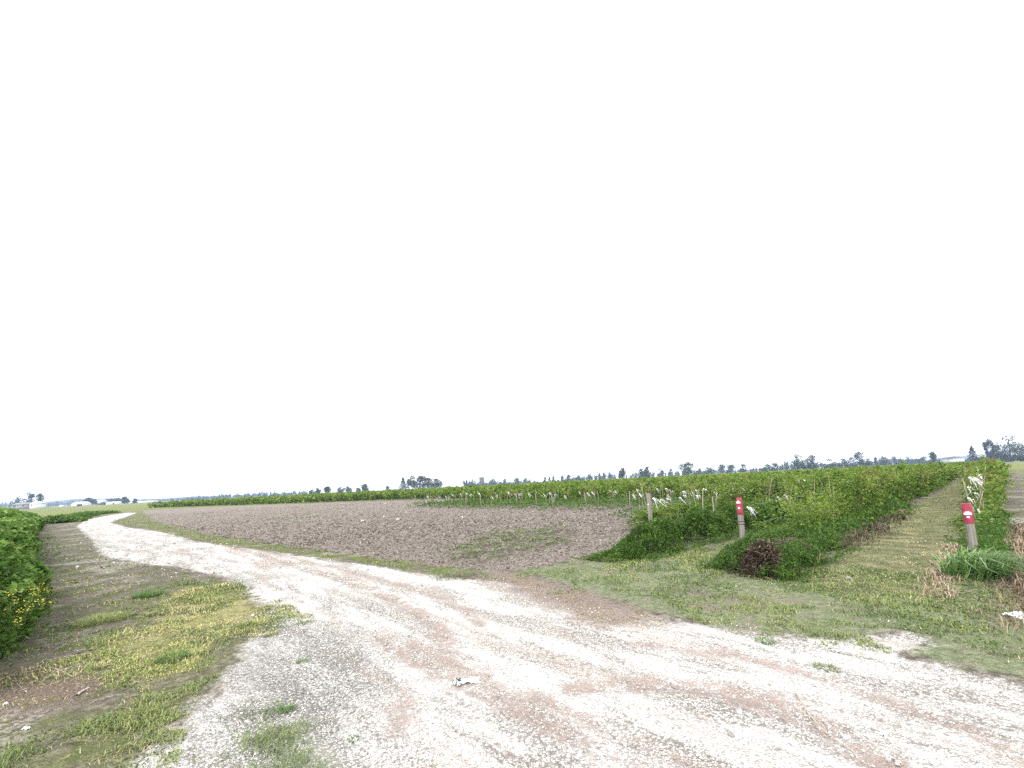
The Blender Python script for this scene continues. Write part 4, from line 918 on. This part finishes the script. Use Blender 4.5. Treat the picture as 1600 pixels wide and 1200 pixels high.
stick([(1247, 1084), (1268, 1122), (1292, 1148)], .004, 'shorter thin stick lying close along the long pale one', group='sticks on the track')
stick([(675, 1163), (682, 1180), (700, 1183), (722, 1172)], .0022, 'thin curled dry vine on the track at the lower edge of the photo', group='sticks on the track')
stick([(655, 1188), (685, 1187), (700, 1193), (712, 1199)], .0022, 'thin straight dry vine right under the curled one', group='sticks on the track')
stick([(486, 1058), (498, 1050)], .006, 'stubby brown twig in the grit at the track edge', group='sticks on the track')
stick([(613, 934), (632, 930)], .009, 'dark twig on the pinkish dirt in the middle of the track', group='sticks on the track')
for a_, b_, rd, lab in [((70, 1040), (115, 1060), .007, 'pale forked twig on top of the brown twig litter'), ((82, 1052), (92, 1068), .006, 'short pale twig crossing the forked one'), ((0, 1062), (60, 1046), .005, 'twig at the frame edge of the brown twig litter'), ((20, 1062), (42, 1082), .004, 'thin curved twig below the twig at the frame edge'),
        ((60, 1046), (112, 1058), .005, 'dark twig beside the pale forked one'), ((120, 1088), (140, 1076), .012, 'dark stump of wood right of the brown twig litter'), ((140, 1100), (180, 1085), .003, 'straw stalk lying across the grass beside the dark wood stump')]:
    stick([a_, ((a_[0] + b_[0]) / 2, (a_[1] + b_[1]) / 2 - 1.5), b_], rd, lab, group='twigs on the verge', name='twig')
def rock(px, py, s, label, mat='stone'):
    b = at(px, py); b[2] = float(zz(np.array([b[0]]), np.array([b[1]]))[0])
    G = Geo(); n = 12; V = []; lathe(G, [(s * .5, -s * .2), (s * .62, .05 * s), (s * .55, s * .35), (s * .3, s * .55), (s * .05, s * .6)], 11, .16, .9, px)
    o = G.build('rock', M[mat]); o.location = b; tag(o, label, 'rock')
rock(1325, 905, .075, 'pale rounded rock at the mouth of the grassy lane')
rock(1142, 1142, .03, 'small greyish stone pressed into the near part of the track')

# ------------------------------------------------------------------ trees on the skyline
def hz_y(x): return 795 - .0481 * x
def tree(px, top, w, Y, label, shape='round', group='trees on the skyline', n=380, lean=0., mat=None, base_h=.12):
    B = at_depth(px, hz_y(px), Y); X0 = B[0]
    k_ = Y / F_PX; H_ = ((hz_y(px) - top) * k_ + EYE) * 1.1; Wd = w * k_ * 1.2
    o = thing('conifer' if shape in ('cone', 'open') else 'tree', label, 'tree', (X0, Y, 0), group)
    nb = {'round': 9, 'column': 7, 'cone': 0, 'open': 13, 'wide': 12}[shape]
    G = Geo(); Gt = Geo(); br = []
    lf = max(.6, Y * .0027); n = int(n * 3.2)
    if shape == 'cone':
        v = rng.uniform(0, 1, n); a = rng.uniform(0, 6.283, n); tier = .55 + .45 * np.abs(np.sin(v * 17))
        rr = (1 - v) ** .8 * .5 * Wd * tier * np.sqrt(rng.uniform(.1, 1, n)) * (.8 + .4 * vnoise(a * 1.2, v * 5, int(px)))
        P = np.stack([np.cos(a) * rr + lean * v * H_, np.sin(a) * rr, H_ * (.06 + .94 * v) - rr * .2], 1)
        leaves(G, P, lf * u(n, .5, 1.1), np.clip(rng.normal(.45, .25, n), 0, 1), .4, .5)
        br = [(np.array([lean * .5 * H_, 0, H_ * .5]))]
    else:
        cl = []
        for j in range(nb):
            if shape == 'open':
                hz = H_ * random.uniform(.18, .95); aa = random.uniform(0, 6.28); rad_ = Wd * .5 * random.uniform(.25, .95) * (1 - .45 * abs(hz / H_ - .6))
                c = np.array([math.cos(aa) * rad_ + lean * hz, math.sin(aa) * rad_ * .7, hz]); sz = np.array([Wd * .25, Wd * .22, H_ * .12])
            elif shape == 'column':
                hz = H_ * (.12 + .8 * j / nb); c = np.array([random.uniform(-.12, .12) * Wd + lean * hz, random.uniform(-.1, .1) * Wd, hz]); sz = np.array([Wd * .46, Wd * .44, H_ * .17]) * (1.1 - .5 * j / nb)
            elif shape == 'wide':
                c = np.array([random.uniform(-.42, .42) * Wd, random.uniform(-.3, .3) * Wd, H_ * random.uniform(.16, .82)]); c[2] *= 1 - .35 * abs(c[0]) / (.5 * Wd); sz = np.array([Wd * .21, Wd * .21, H_ * .21])
            else:
                aa = random.uniform(0, 6.28); q = random.uniform(.1, .36) * Wd; c = np.array([math.cos(aa) * q + lean * H_ * .6, math.sin(aa) * q, H_ * random.uniform(.24, .82)]); sz = np.array([Wd * .27, Wd * .27, H_ * .21])
            cl.append((c, sz))
        if shape in ('round', 'wide'): cl.append((np.array([lean * H_ * .8, 0, H_ * .86]), np.array([Wd * .2, Wd * .2, H_ * .13])))
        per = max(12, n // len(cl))
        for c, sz in cl:
            p = rand_dirs(per) * rng.uniform(.35, 1.05, (per, 1)) ** .6
            leaves(G, c + p * sz, lf * u(per, .5, 1.15), np.clip(rng.normal(.45, .28, per), 0, 1), .4, .7); br.append(c)
    G.build('crown', mat or M['conifer_leaf' if shape in ('cone', 'open') else 'tree_leaf'], o)
    tr = max(.12, H_ * .018); q = np.linspace(0, 1, 6)
    tp = np.array([lean * H_ * .85, 0, H_ * .85])
    tubes(Gt, (tp[None] * q[:, None])[None], np.linspace(tr * 1.4, tr * .3, 6)[None], .5, 6)
    for c in br[:8]:
        s0 = tp * min(.75, c[2] / H_ * .7); tubes(Gt, (s0 + (c - s0) * np.linspace(0, 1, 4)[:, None])[None], np.linspace(tr * .5, tr * .15, 4)[None], .5, 4)
    Gt.build('trunk', M['bark'], o)
TREES = [
 # over the farm on the far left
 (33, 780, 22, 420, 'bushy dark tree against the grey old barn', 'wide', 300), (48, 772, 9, 430, 'open topped conifer right behind the grey old barn', 'open', 260), (61, 773.5, 8, 430, 'dark rounded tree over the white gable of the old barn', 'round', 300), (27, 776, 6, 520, 'thin bare topped tree left of the old barn', 'column', 90),
 (139, 779, 17, 520, 'big square dark tree mass behind the white shed', 'wide', 480), (161, 786, 12, 560, 'low shrubby tree in front of the pale gabled house', 'wide', 260), (173, 780, 12, 640, 'grey green tree over the long low white barn', 'round', 240), (184, 779.5, 9, 660, 'pale tree beside the rounded dark tree by the barns', 'round', 200), (195, 777.5, 10, 540, 'rounded dark tree between the white barn and the white house', 'round', 420), (211, 779.5, 5, 560, 'small dark tree just right of the white house', 'column', 200),
 # left centre
 (488, 766, 8, 430, 'low dark tree first of the clump above the far rows', 'wide', 240), (496, 764, 9, 430, 'low dark tree second of the clump above the far rows', 'wide', 260), (511, 761.5, 12, 420, 'round dark tree ending the low clump above the far rows', 'round', 340), (532, 762, 9, 600, 'pale grey tree left of the pair behind the low clump', 'wide', 200), (543, 761, 10, 600, 'pale grey tree right of the pair behind the low clump', 'wide', 220), (560, 763, 8, 560, 'low flat tree left of the peaked one above the rows', 'wide', 180), (571, 757.5, 11, 480, 'peaked dark tree alone above the rows', 'round', 300), (606, 760, 6, 700, 'faint small tree left of the dark spruce', 'column', 100),
 (630, 747, 14, 380, 'dark pointed spruce at the end of the big dark clump', 'cone', 420), (645, 745, 17, 380, 'tall square topped dark tree next to the spruce', 'wide', 520), (657, 745.5, 17, 385, 'tallest dark tree of the big clump behind the rows', 'round', 460), (669, 748, 19, 385, 'round dark tree near the end of the big clump', 'round', 460), (682, 749.5, 17, 390, 'last round tree of the big dark clump', 'round', 420),
 # around the tower
 (725, 751, 3, 640, 'thin pointed tree first left of the dark tower', 'column', 80), (729.5, 750, 3, 640, 'thin pointed tree second left of the dark tower', 'column', 80), (738, 750, 9, 660, 'bushy grey tree touching the thin pointed pair near the tower', 'wide', 150), (771, 749, 11, 700, 'grey tree first right of the dark tower', 'wide', 170), (789, 748.5, 5, 700, 'narrow grey tree second right of the dark tower', 'column', 90), (808, 748, 10, 720, 'round grey tree third right of the dark tower', 'round', 160), (822, 748, 12, 720, 'broad grey tree fourth right of the dark tower', 'wide', 160),
 (851, 747, 4, 700, 'small lone pale tree right of the skyline gap', 'round', 80), (859, 745.5, 4, 700, 'narrow pale tree left of twin trees', 'column', 80), (865, 744.5, 4, 700, 'narrow pale tree right of twin trees', 'column', 80), (879, 743, 5, 690, 'pointed pale tree before the pale bushy group', 'column', 90), (889, 742.5, 8, 690, 'first of the pale bushy group on the skyline', 'wide', 130), (904, 743, 9, 690, 'second of the pale bushy group on the skyline', 'wide', 130), (921, 742, 10, 680, 'pale flat tree after the bushy group', 'wide', 130), (937, 739, 4, 680, 'slim pale poplar first of three', 'column', 90), (944, 738.5, 4, 680, 'slim pale poplar second of three', 'column', 90), (953, 738.5, 4, 680, 'slim pale poplar third of three', 'column', 90),
 (974, 732.5, 12, 430, 'dark round tree left of the bare grey post', 'round', 360), (1003, 733.5, 11, 460, 'broad dark tree beside the spire topped one', 'wide', 300), (1012, 729.5, 7, 460, 'spire topped dark tree above the bare grey post', 'column', 280), (1032, 733, 8, 700, 'pale small tree right of the spire topped one', 'wide', 130), (1049, 733, 8, 680, 'pale tree just left of the lone big round tree', 'wide', 130),
 (1075, 723.5, 24, 380, 'lone big round topped tree left of the slim red topped post', 'round', 620), (1094, 732, 6, 560, 'small tree tucked right of the lone big round tree', 'column', 120), (1107, 730.5, 16, 520, 'low bushy tree between the lone big tree and the pale double tree', 'wide', 260), (1128, 727, 13, 600, 'left half of the pale double tree', 'round', 240), (1143, 727.5, 12, 600, 'right half of the pale double tree', 'round', 240), (1161, 727, 9, 560, 'small rounded tree beyond the slim red topped post', 'round', 200),
 (1199, 727, 14, 480, 'low ragged tree left of the open crowned pair', 'wide', 260), (1210, 725, 11, 480, 'low rounded tree left of the open crowned pair', 'round', 260), (1230, 722, 14, 460, 'thin ragged tree against the left tree of the tall pair', 'wide', 240), (1247, 711, 16, 380, 'left tree of the tall open crowned pair', 'round', 480), (1260, 719, 10, 390, 'bushy low tree between the tall open crowned pair', 'wide', 220), (1271, 713, 20, 380, 'right tree of the tall open crowned pair', 'round', 520), (1297, 718, 17, 400, 'rounded low tree right of the tall open crowned pair', 'wide', 320),
 (1318, 717, 12, 440, 'low grey tree left of the flat topped one', 'wide', 240), (1331, 716, 12, 440, 'second low grey tree left of the flat topped one', 'wide', 240), (1345, 709.5, 14, 400, 'flat topped tree above the dense leafy wall', 'open', 380), (1357, 717, 12, 440, 'low grey tree right of the flat topped one', 'wide', 220), (1369, 714, 5, 440, 'small spiky tree right of the flat topped one', 'column', 120), (1382, 714, 16, 460, 'dark low wooded clump tree before the pale hills', 'wide', 300), (1399, 713.5, 14, 520, 'bluish low tree in front of the pale hills', 'wide', 220), (1421, 714, 16, 620, 'bluish wide tree left of the lone dome tree', 'wide', 200), (1445, 714.5, 14, 520, 'low tree at the foot of the lone dome tree', 'wide', 220), (1459, 707, 10, 380, 'lone dark dome shaped tree above the leafy wall', 'round', 360),
 (1521, 699, 17, 330, 'dark layered spruce left of the leaning pine', 'cone', 560), (1546, 694.5, 9, 330, 'thin leaning pine next to the big spreading pine', 'open', 360, -.12), (1557, 690, 12, 330, 'smaller ragged pine joining the big spreading pine', 'open', 420, -.15), (1580, 683, 36, 330, 'biggest spreading dark pine above the end of the lane', 'wide', 1500), (1604, 701, 22, 330, 'low dark pine beyond the big spreading one at the frame edge', 'wide', 500), (1535, 711, 16, 420, 'pale rounded bush tree between spruce and leaning pine', 'wide', 200), (1566, 709, 22, 340, 'low dark undergrowth tree under the big spreading pine', 'wide', 320), (1590, 712, 24, 330, 'second low undergrowth tree under the big spreading pine', 'wide', 320)]
for tr_ in TREES:
    px, top, w, Y, lab, shp, n = tr_[:7]; tree(px, top, w, Y, lab, shp, n=n, lean=tr_[7] if len(tr_) > 7 else 0.)

# far woods that read as one mass
def treeline(x0, x1, Y, tops, label, step=2.0, seed=0, dens=36):
    """tops: function of pixel x -> pixel y of the tree tops"""
    G = Geo(); px = x0
    while px < x1:
        B = at_depth(px, hz_y(px), Y); k_ = Y / F_PX; H_ = max(2.5, (hz_y(px) - tops(px)) * k_ * (.75 + .5 * random.random())); w = step * k_ * random.uniform(.8, 1.8)
        n = dens; p = rand_dirs(n) * rng.uniform(.3, 1, (n, 1)); p[:, 2] = p[:, 2] * .5 + .5
        leaves(G, p * np.array([w * .7, w * .7, H_]) * np.array([1, 1, .95]) + np.array([B[0], Y + random.uniform(-30, 30), 0]), max(1.6, Y * .0028) * u(n, .6, 1.3), np.clip(rng.normal(.45, .25, n), 0, 1), .4, .8)
        px += step * random.uniform(.5, 1.1)
    return kind(G.build('far_woods', M['tree_leaf']), 'stuff', label, 'woods')
I = np.interp
treeline(-60, 130, 1300, lambda x: I(x, [-60, 0, 60, 90, 110, 130], [785, 783.5, 785, 782, 780, 779]) + 1, 'bluish far woods behind the old barn')
treeline(130, 330, 1450, lambda x: I(x, [130, 160, 200, 240, 300, 330], [779, 780, 780, 779, 775, 776]) + 1.5, 'bluish far woods behind the white barns')
treeline(300, 490, 1100, lambda x: I(x, [300, 330, 350, 380, 400, 430, 470, 490], [776, 775, 772, 772, 769, 769, 767.5, 767]) + 1.2 * math.sin(x * .8), 'pale blue far woods above the tilled field')
treeline(720, 1060, 900, lambda x: I(x, [720, 840, 845, 880, 930, 1060], [754, 751, 753, 747, 741, 734.5]) + 1.5 * math.sin(x * 1.3), 'hazy far woods behind the berry field skyline')
treeline(1060, 1460, 800, lambda x: I(x, [1060, 1200, 1300, 1400, 1460], [735, 729.5, 722, 716, 714]) + 1.2 * math.sin(x * 1.1), 'hazy far woods beyond the taller field trees')
treeline(1460, 1760, 600, lambda x: I(x, [1460, 1560, 1760], [717, 712, 704]), 'low dark woods line beyond the end of the lane', dens=34)

# hills
def ridge(name, x0, x1, Y, tops, depth, seed):
    n = 90; px = np.linspace(x0, x1, n); V = []; top = np.array([tops(p) for p in px]) + 1.2 * (fbm(px * .09, px * 0, seed, 4) - .5)
    X = np.array([at_depth(p, hz_y(p), Y)[0] for p in px]); H_ = np.maximum(1, (hz_y(px) - top) * Y / F_PX)
    prof = [(-1, 0), (-.6, .35), (-.25, .8), (0, 1), (.3, .8), (1, 0)]
    V = np.stack([np.stack([X, np.full(n, Y + depth * a) + 60 * fbm(px * .05, px * 0 + a, seed), H_ * h - 1 * (h == 0)], 1) for a, h in prof], 1)
    ix_ = np.arange(n * len(prof)).reshape(n, -1); q = np.stack([ix_[:-1, :-1], ix_[1:, :-1], ix_[1:, 1:], ix_[:-1, 1:]], -1).reshape(-1, 4)
    o = mesh_obj(name, V.reshape(-1, 3), [q], M['hill'], None, None, True); o['kind'] = 'structure'
k = NT('wooded_hill'); P_ = k.pos(); k.col(k.ramp(k.noise(P_, .03, 4), [(.3, (.02, .035, .018)), (.7, (.05, .07, .03))])); M['hill'] = k.m
ridge('hills', -330, 520, 2350, lambda x: I(x, [-330, 0, 60, 100, 150, 210, 245, 305, 340, 420, 520], [796, 787, 786, 780.5, 779, 780, 779.5, 775, 777, 773, 773]), 260, 3)
ridge('hills', 1330, 1800, 2000, lambda x: I(x, [1330, 1395, 1420, 1450, 1480, 1505, 1540, 1640, 1800], [731, 716.5, 717, 718, 715, 711.5, 713, 709, 712]), 200, 9)

# ------------------------------------------------------------------ farm buildings
def hip(G, w, d, h0, h1, over=.4):
    V = [(-w / 2 - over, -d / 2 - over, h0), (w / 2 + over, -d / 2 - over, h0), (w / 2 + over, d / 2 + over, h0), (-w / 2 - over, d / 2 + over, h0), (-w / 2 - over, 0, h1), (w / 2 + over, 0, h1)]
    G.add(V, Q=[(0, 1, 5, 4), (2, 3, 4, 5), (3, 2, 1, 0)], T=[(0, 4, 3), (1, 2, 5)])
def building(name, px, Y, w_px, top, eave, label, wall='white_wall', roof='pale_roof', depth=9, rz=0., windows=(), doors=(), cat='building', ground=0):
    B = at_depth(px, hz_y(px), Y); k_ = Y / F_PX; w = w_px * k_; H_ = (hz_y(px) - top) * k_ + EYE; he = max(2.2, (hz_y(px) - eave) * k_ + EYE)
    o = thing(name, label, cat, (B[0], Y, 0), None, rz)
    G = Geo(); box(G, -w / 2, w / 2, -depth / 2, depth / 2, -.2, he)
    for sgn in (-1, 1):
        G.add([(sgn * w / 2, -depth / 2, he), (sgn * w / 2, depth / 2, he), (sgn * w / 2, 0, H_ - .15)], T=[(0, 1, 2)])
    G.build('wall', M[wall], o)
    G = Geo(); hip(G, w, depth, he + .03, H_); G.build('roof', M[roof], o)
    for (x, z, ww, hh_) in windows:
        G = Geo(); box(G, x * w - ww / 2, x * w + ww / 2, -depth / 2 - .08, -depth / 2 + .05, z, z + hh_); G.build('window', M['dark'], o)
    for (x, ww, hh_) in doors:
        G = Geo(); box(G, x * w - ww / 2, x * w + ww / 2, -depth / 2 - .08, -depth / 2 + .05, -.1, hh_); G.build('door', M['dark'], o)
    return o
building('barn', 40, 400, 27, 785.5, 789, 'old pale grey barn half hidden by trees beyond the hedge', 'grey_wall', 'grey_roof', 10, 0, [(-.3, 2.6, 1.6, 1.2), (.2, 2.6, 1.2, 1.2)])
building('house', 59, 380, 10, 784, 788, 'small white gabled house attached right of the grey old barn', 'white_wall', 'pale_roof', 8, 0, [(-.2, 2.4, 1.0, 1.1)])
building('shed', 127, 480, 19, 784.6, 788, 'white shed with a dark open front before the square tree mass', 'white_wall', 'white_wall', 9, 0, (), [(.18, 6, 2.0)])
building('trailer', 98.5, 480, 5, 791, 792, 'tiny white trailer like shed between hedge and white shed', 'white_wall', 'white_wall', 4)
building('house', 157.5, 620, 11, 781.5, 785, 'pale house with a broad gable behind the low shrubby tree', 'pale_wall', 'pale_roof', 12, 0, [(0, 2, 1.5, 1.2)])
building('barn', 182, 560, 20, 784.2, 787, 'long low white barn left of the rounded dark tree', 'white_wall', 'white_wall', 12, 0, (), [(.1, 2, 2)])
building('house', 204.5, 600, 9, 780.5, 784, 'white house with dark windows between two dark trees', 'white_wall', 'pale_roof', 8, 0, [(-.22, 2.8, 1.3, 1.3), (.22, 2.8, 1.3, 1.3)])
building('greenhouse', 228, 640, 31, 783, 785, 'very long white low building right of the white house', 'white_wall', 'white_wall', 12, 0, (), [(-.3, 2, 1.8)])
building('house', 1490, 420, 19, 714.5, 716.5, 'low grey roofed house between the dome tree and the spruce', 'pale_wall', 'grey_roof', 10, 0, [(.2, 1.4, 1.2, 1)])
building('barn', 1489, 380, 7, 714.8, 716.5, 'small dark green roofed barn in front of the grey roofed house', 'pale_wall', 'green_roof', 6)
# hoop house
B = at_depth(712, hz_y(712), 560); o = thing('hoop_house', 'pale rounded plastic hoop house left of the dark tower', 'greenhouse', (B[0], 560, 0))
G = Geo(); a = np.linspace(0, np.pi, 11)
for j in range(3):
    c = (j - 1) * 6.4
    V = np.concatenate([np.stack([np.cos(a) * 3.1 + c, np.full(11, y_), np.sin(a) * 5.6], 1) for y_ in (-15, 15)]); i_ = np.arange(10)
    G.add(V, Q=np.stack([i_, i_ + 1, i_ + 12, i_ + 11], 1)); G.V.append(V); off = G.n; G.n += len(V)
    G.Q.append(np.array([[off + q, off + q + 1, off + 9 - q, off + 10 - q] for q in range(5)])); G.tq.append(np.full(5, .5))
G.build('cover', M['white_wall'], o)
G = Geo()
for j in range(3):
    c = (j - 1) * 6.4
    for y_ in (-15.1, 0, 15.1): tubes(G, np.stack([np.cos(a) * 3.16 + c, np.full(11, y_), np.sin(a) * 5.66], 1)[None], .06, .5, 4)
G.build('hoops', M['wire'], o)
# the square tower
B = at_depth(753, hz_y(753), 620); k_ = 620 / F_PX; o = thing('tower', 'dark square tower standing alone above the berry field skyline', 'tower', (B[0], 620, 0))
wt = 7.2 * k_; ht = (hz_y(753) - 746) * k_ + EYE
G = Geo(); box(G, -wt / 2, wt / 2, -wt / 2, wt / 2, 0, ht - .5); G.build('body', M['tower'], o)
G = Geo(); box(G, -wt / 2 - .25, wt / 2 + .25, -wt / 2 - .25, wt / 2 + .25, ht - .5, ht); G.build('cap', M['grey_roof'], o)
G = Geo()
for z_ in (ht * .33, ht * .66): box(G, -wt / 2 - .1, wt / 2 + .1, -wt / 2 - .1, wt / 2 + .1, z_, z_ + .3)
G.build('band', M['grey_roof'], o)
# dark far row at the end of the right hand path
e_ = -5.8; q = te(75, e_)

# ------------------------------------------------------------------ air
hm = bpy.data.materials.new('haze_air'); hm.use_nodes = True; ht_ = hm.node_tree
for n_ in list(ht_.nodes): ht_.nodes.remove(n_)
out = ht_.nodes.new('ShaderNodeOutputMaterial'); pv = ht_.nodes.new('ShaderNodeVolumePrincipled')
pv.inputs['Color'].default_value = (.40, .50, .68, 1); pv.inputs['Density'].default_value = .00034; pv.inputs['Anisotropy'].default_value = .0
ht_.links.new(pv.outputs[0], out.inputs['Volume'])
G = Geo(); box(G, -3100, 3100, -3100, 3100, -3.0, 75); hz = G.build('haze', hm); kind(hz, 'stuff', 'thin pale haze over the fields', 'haze')
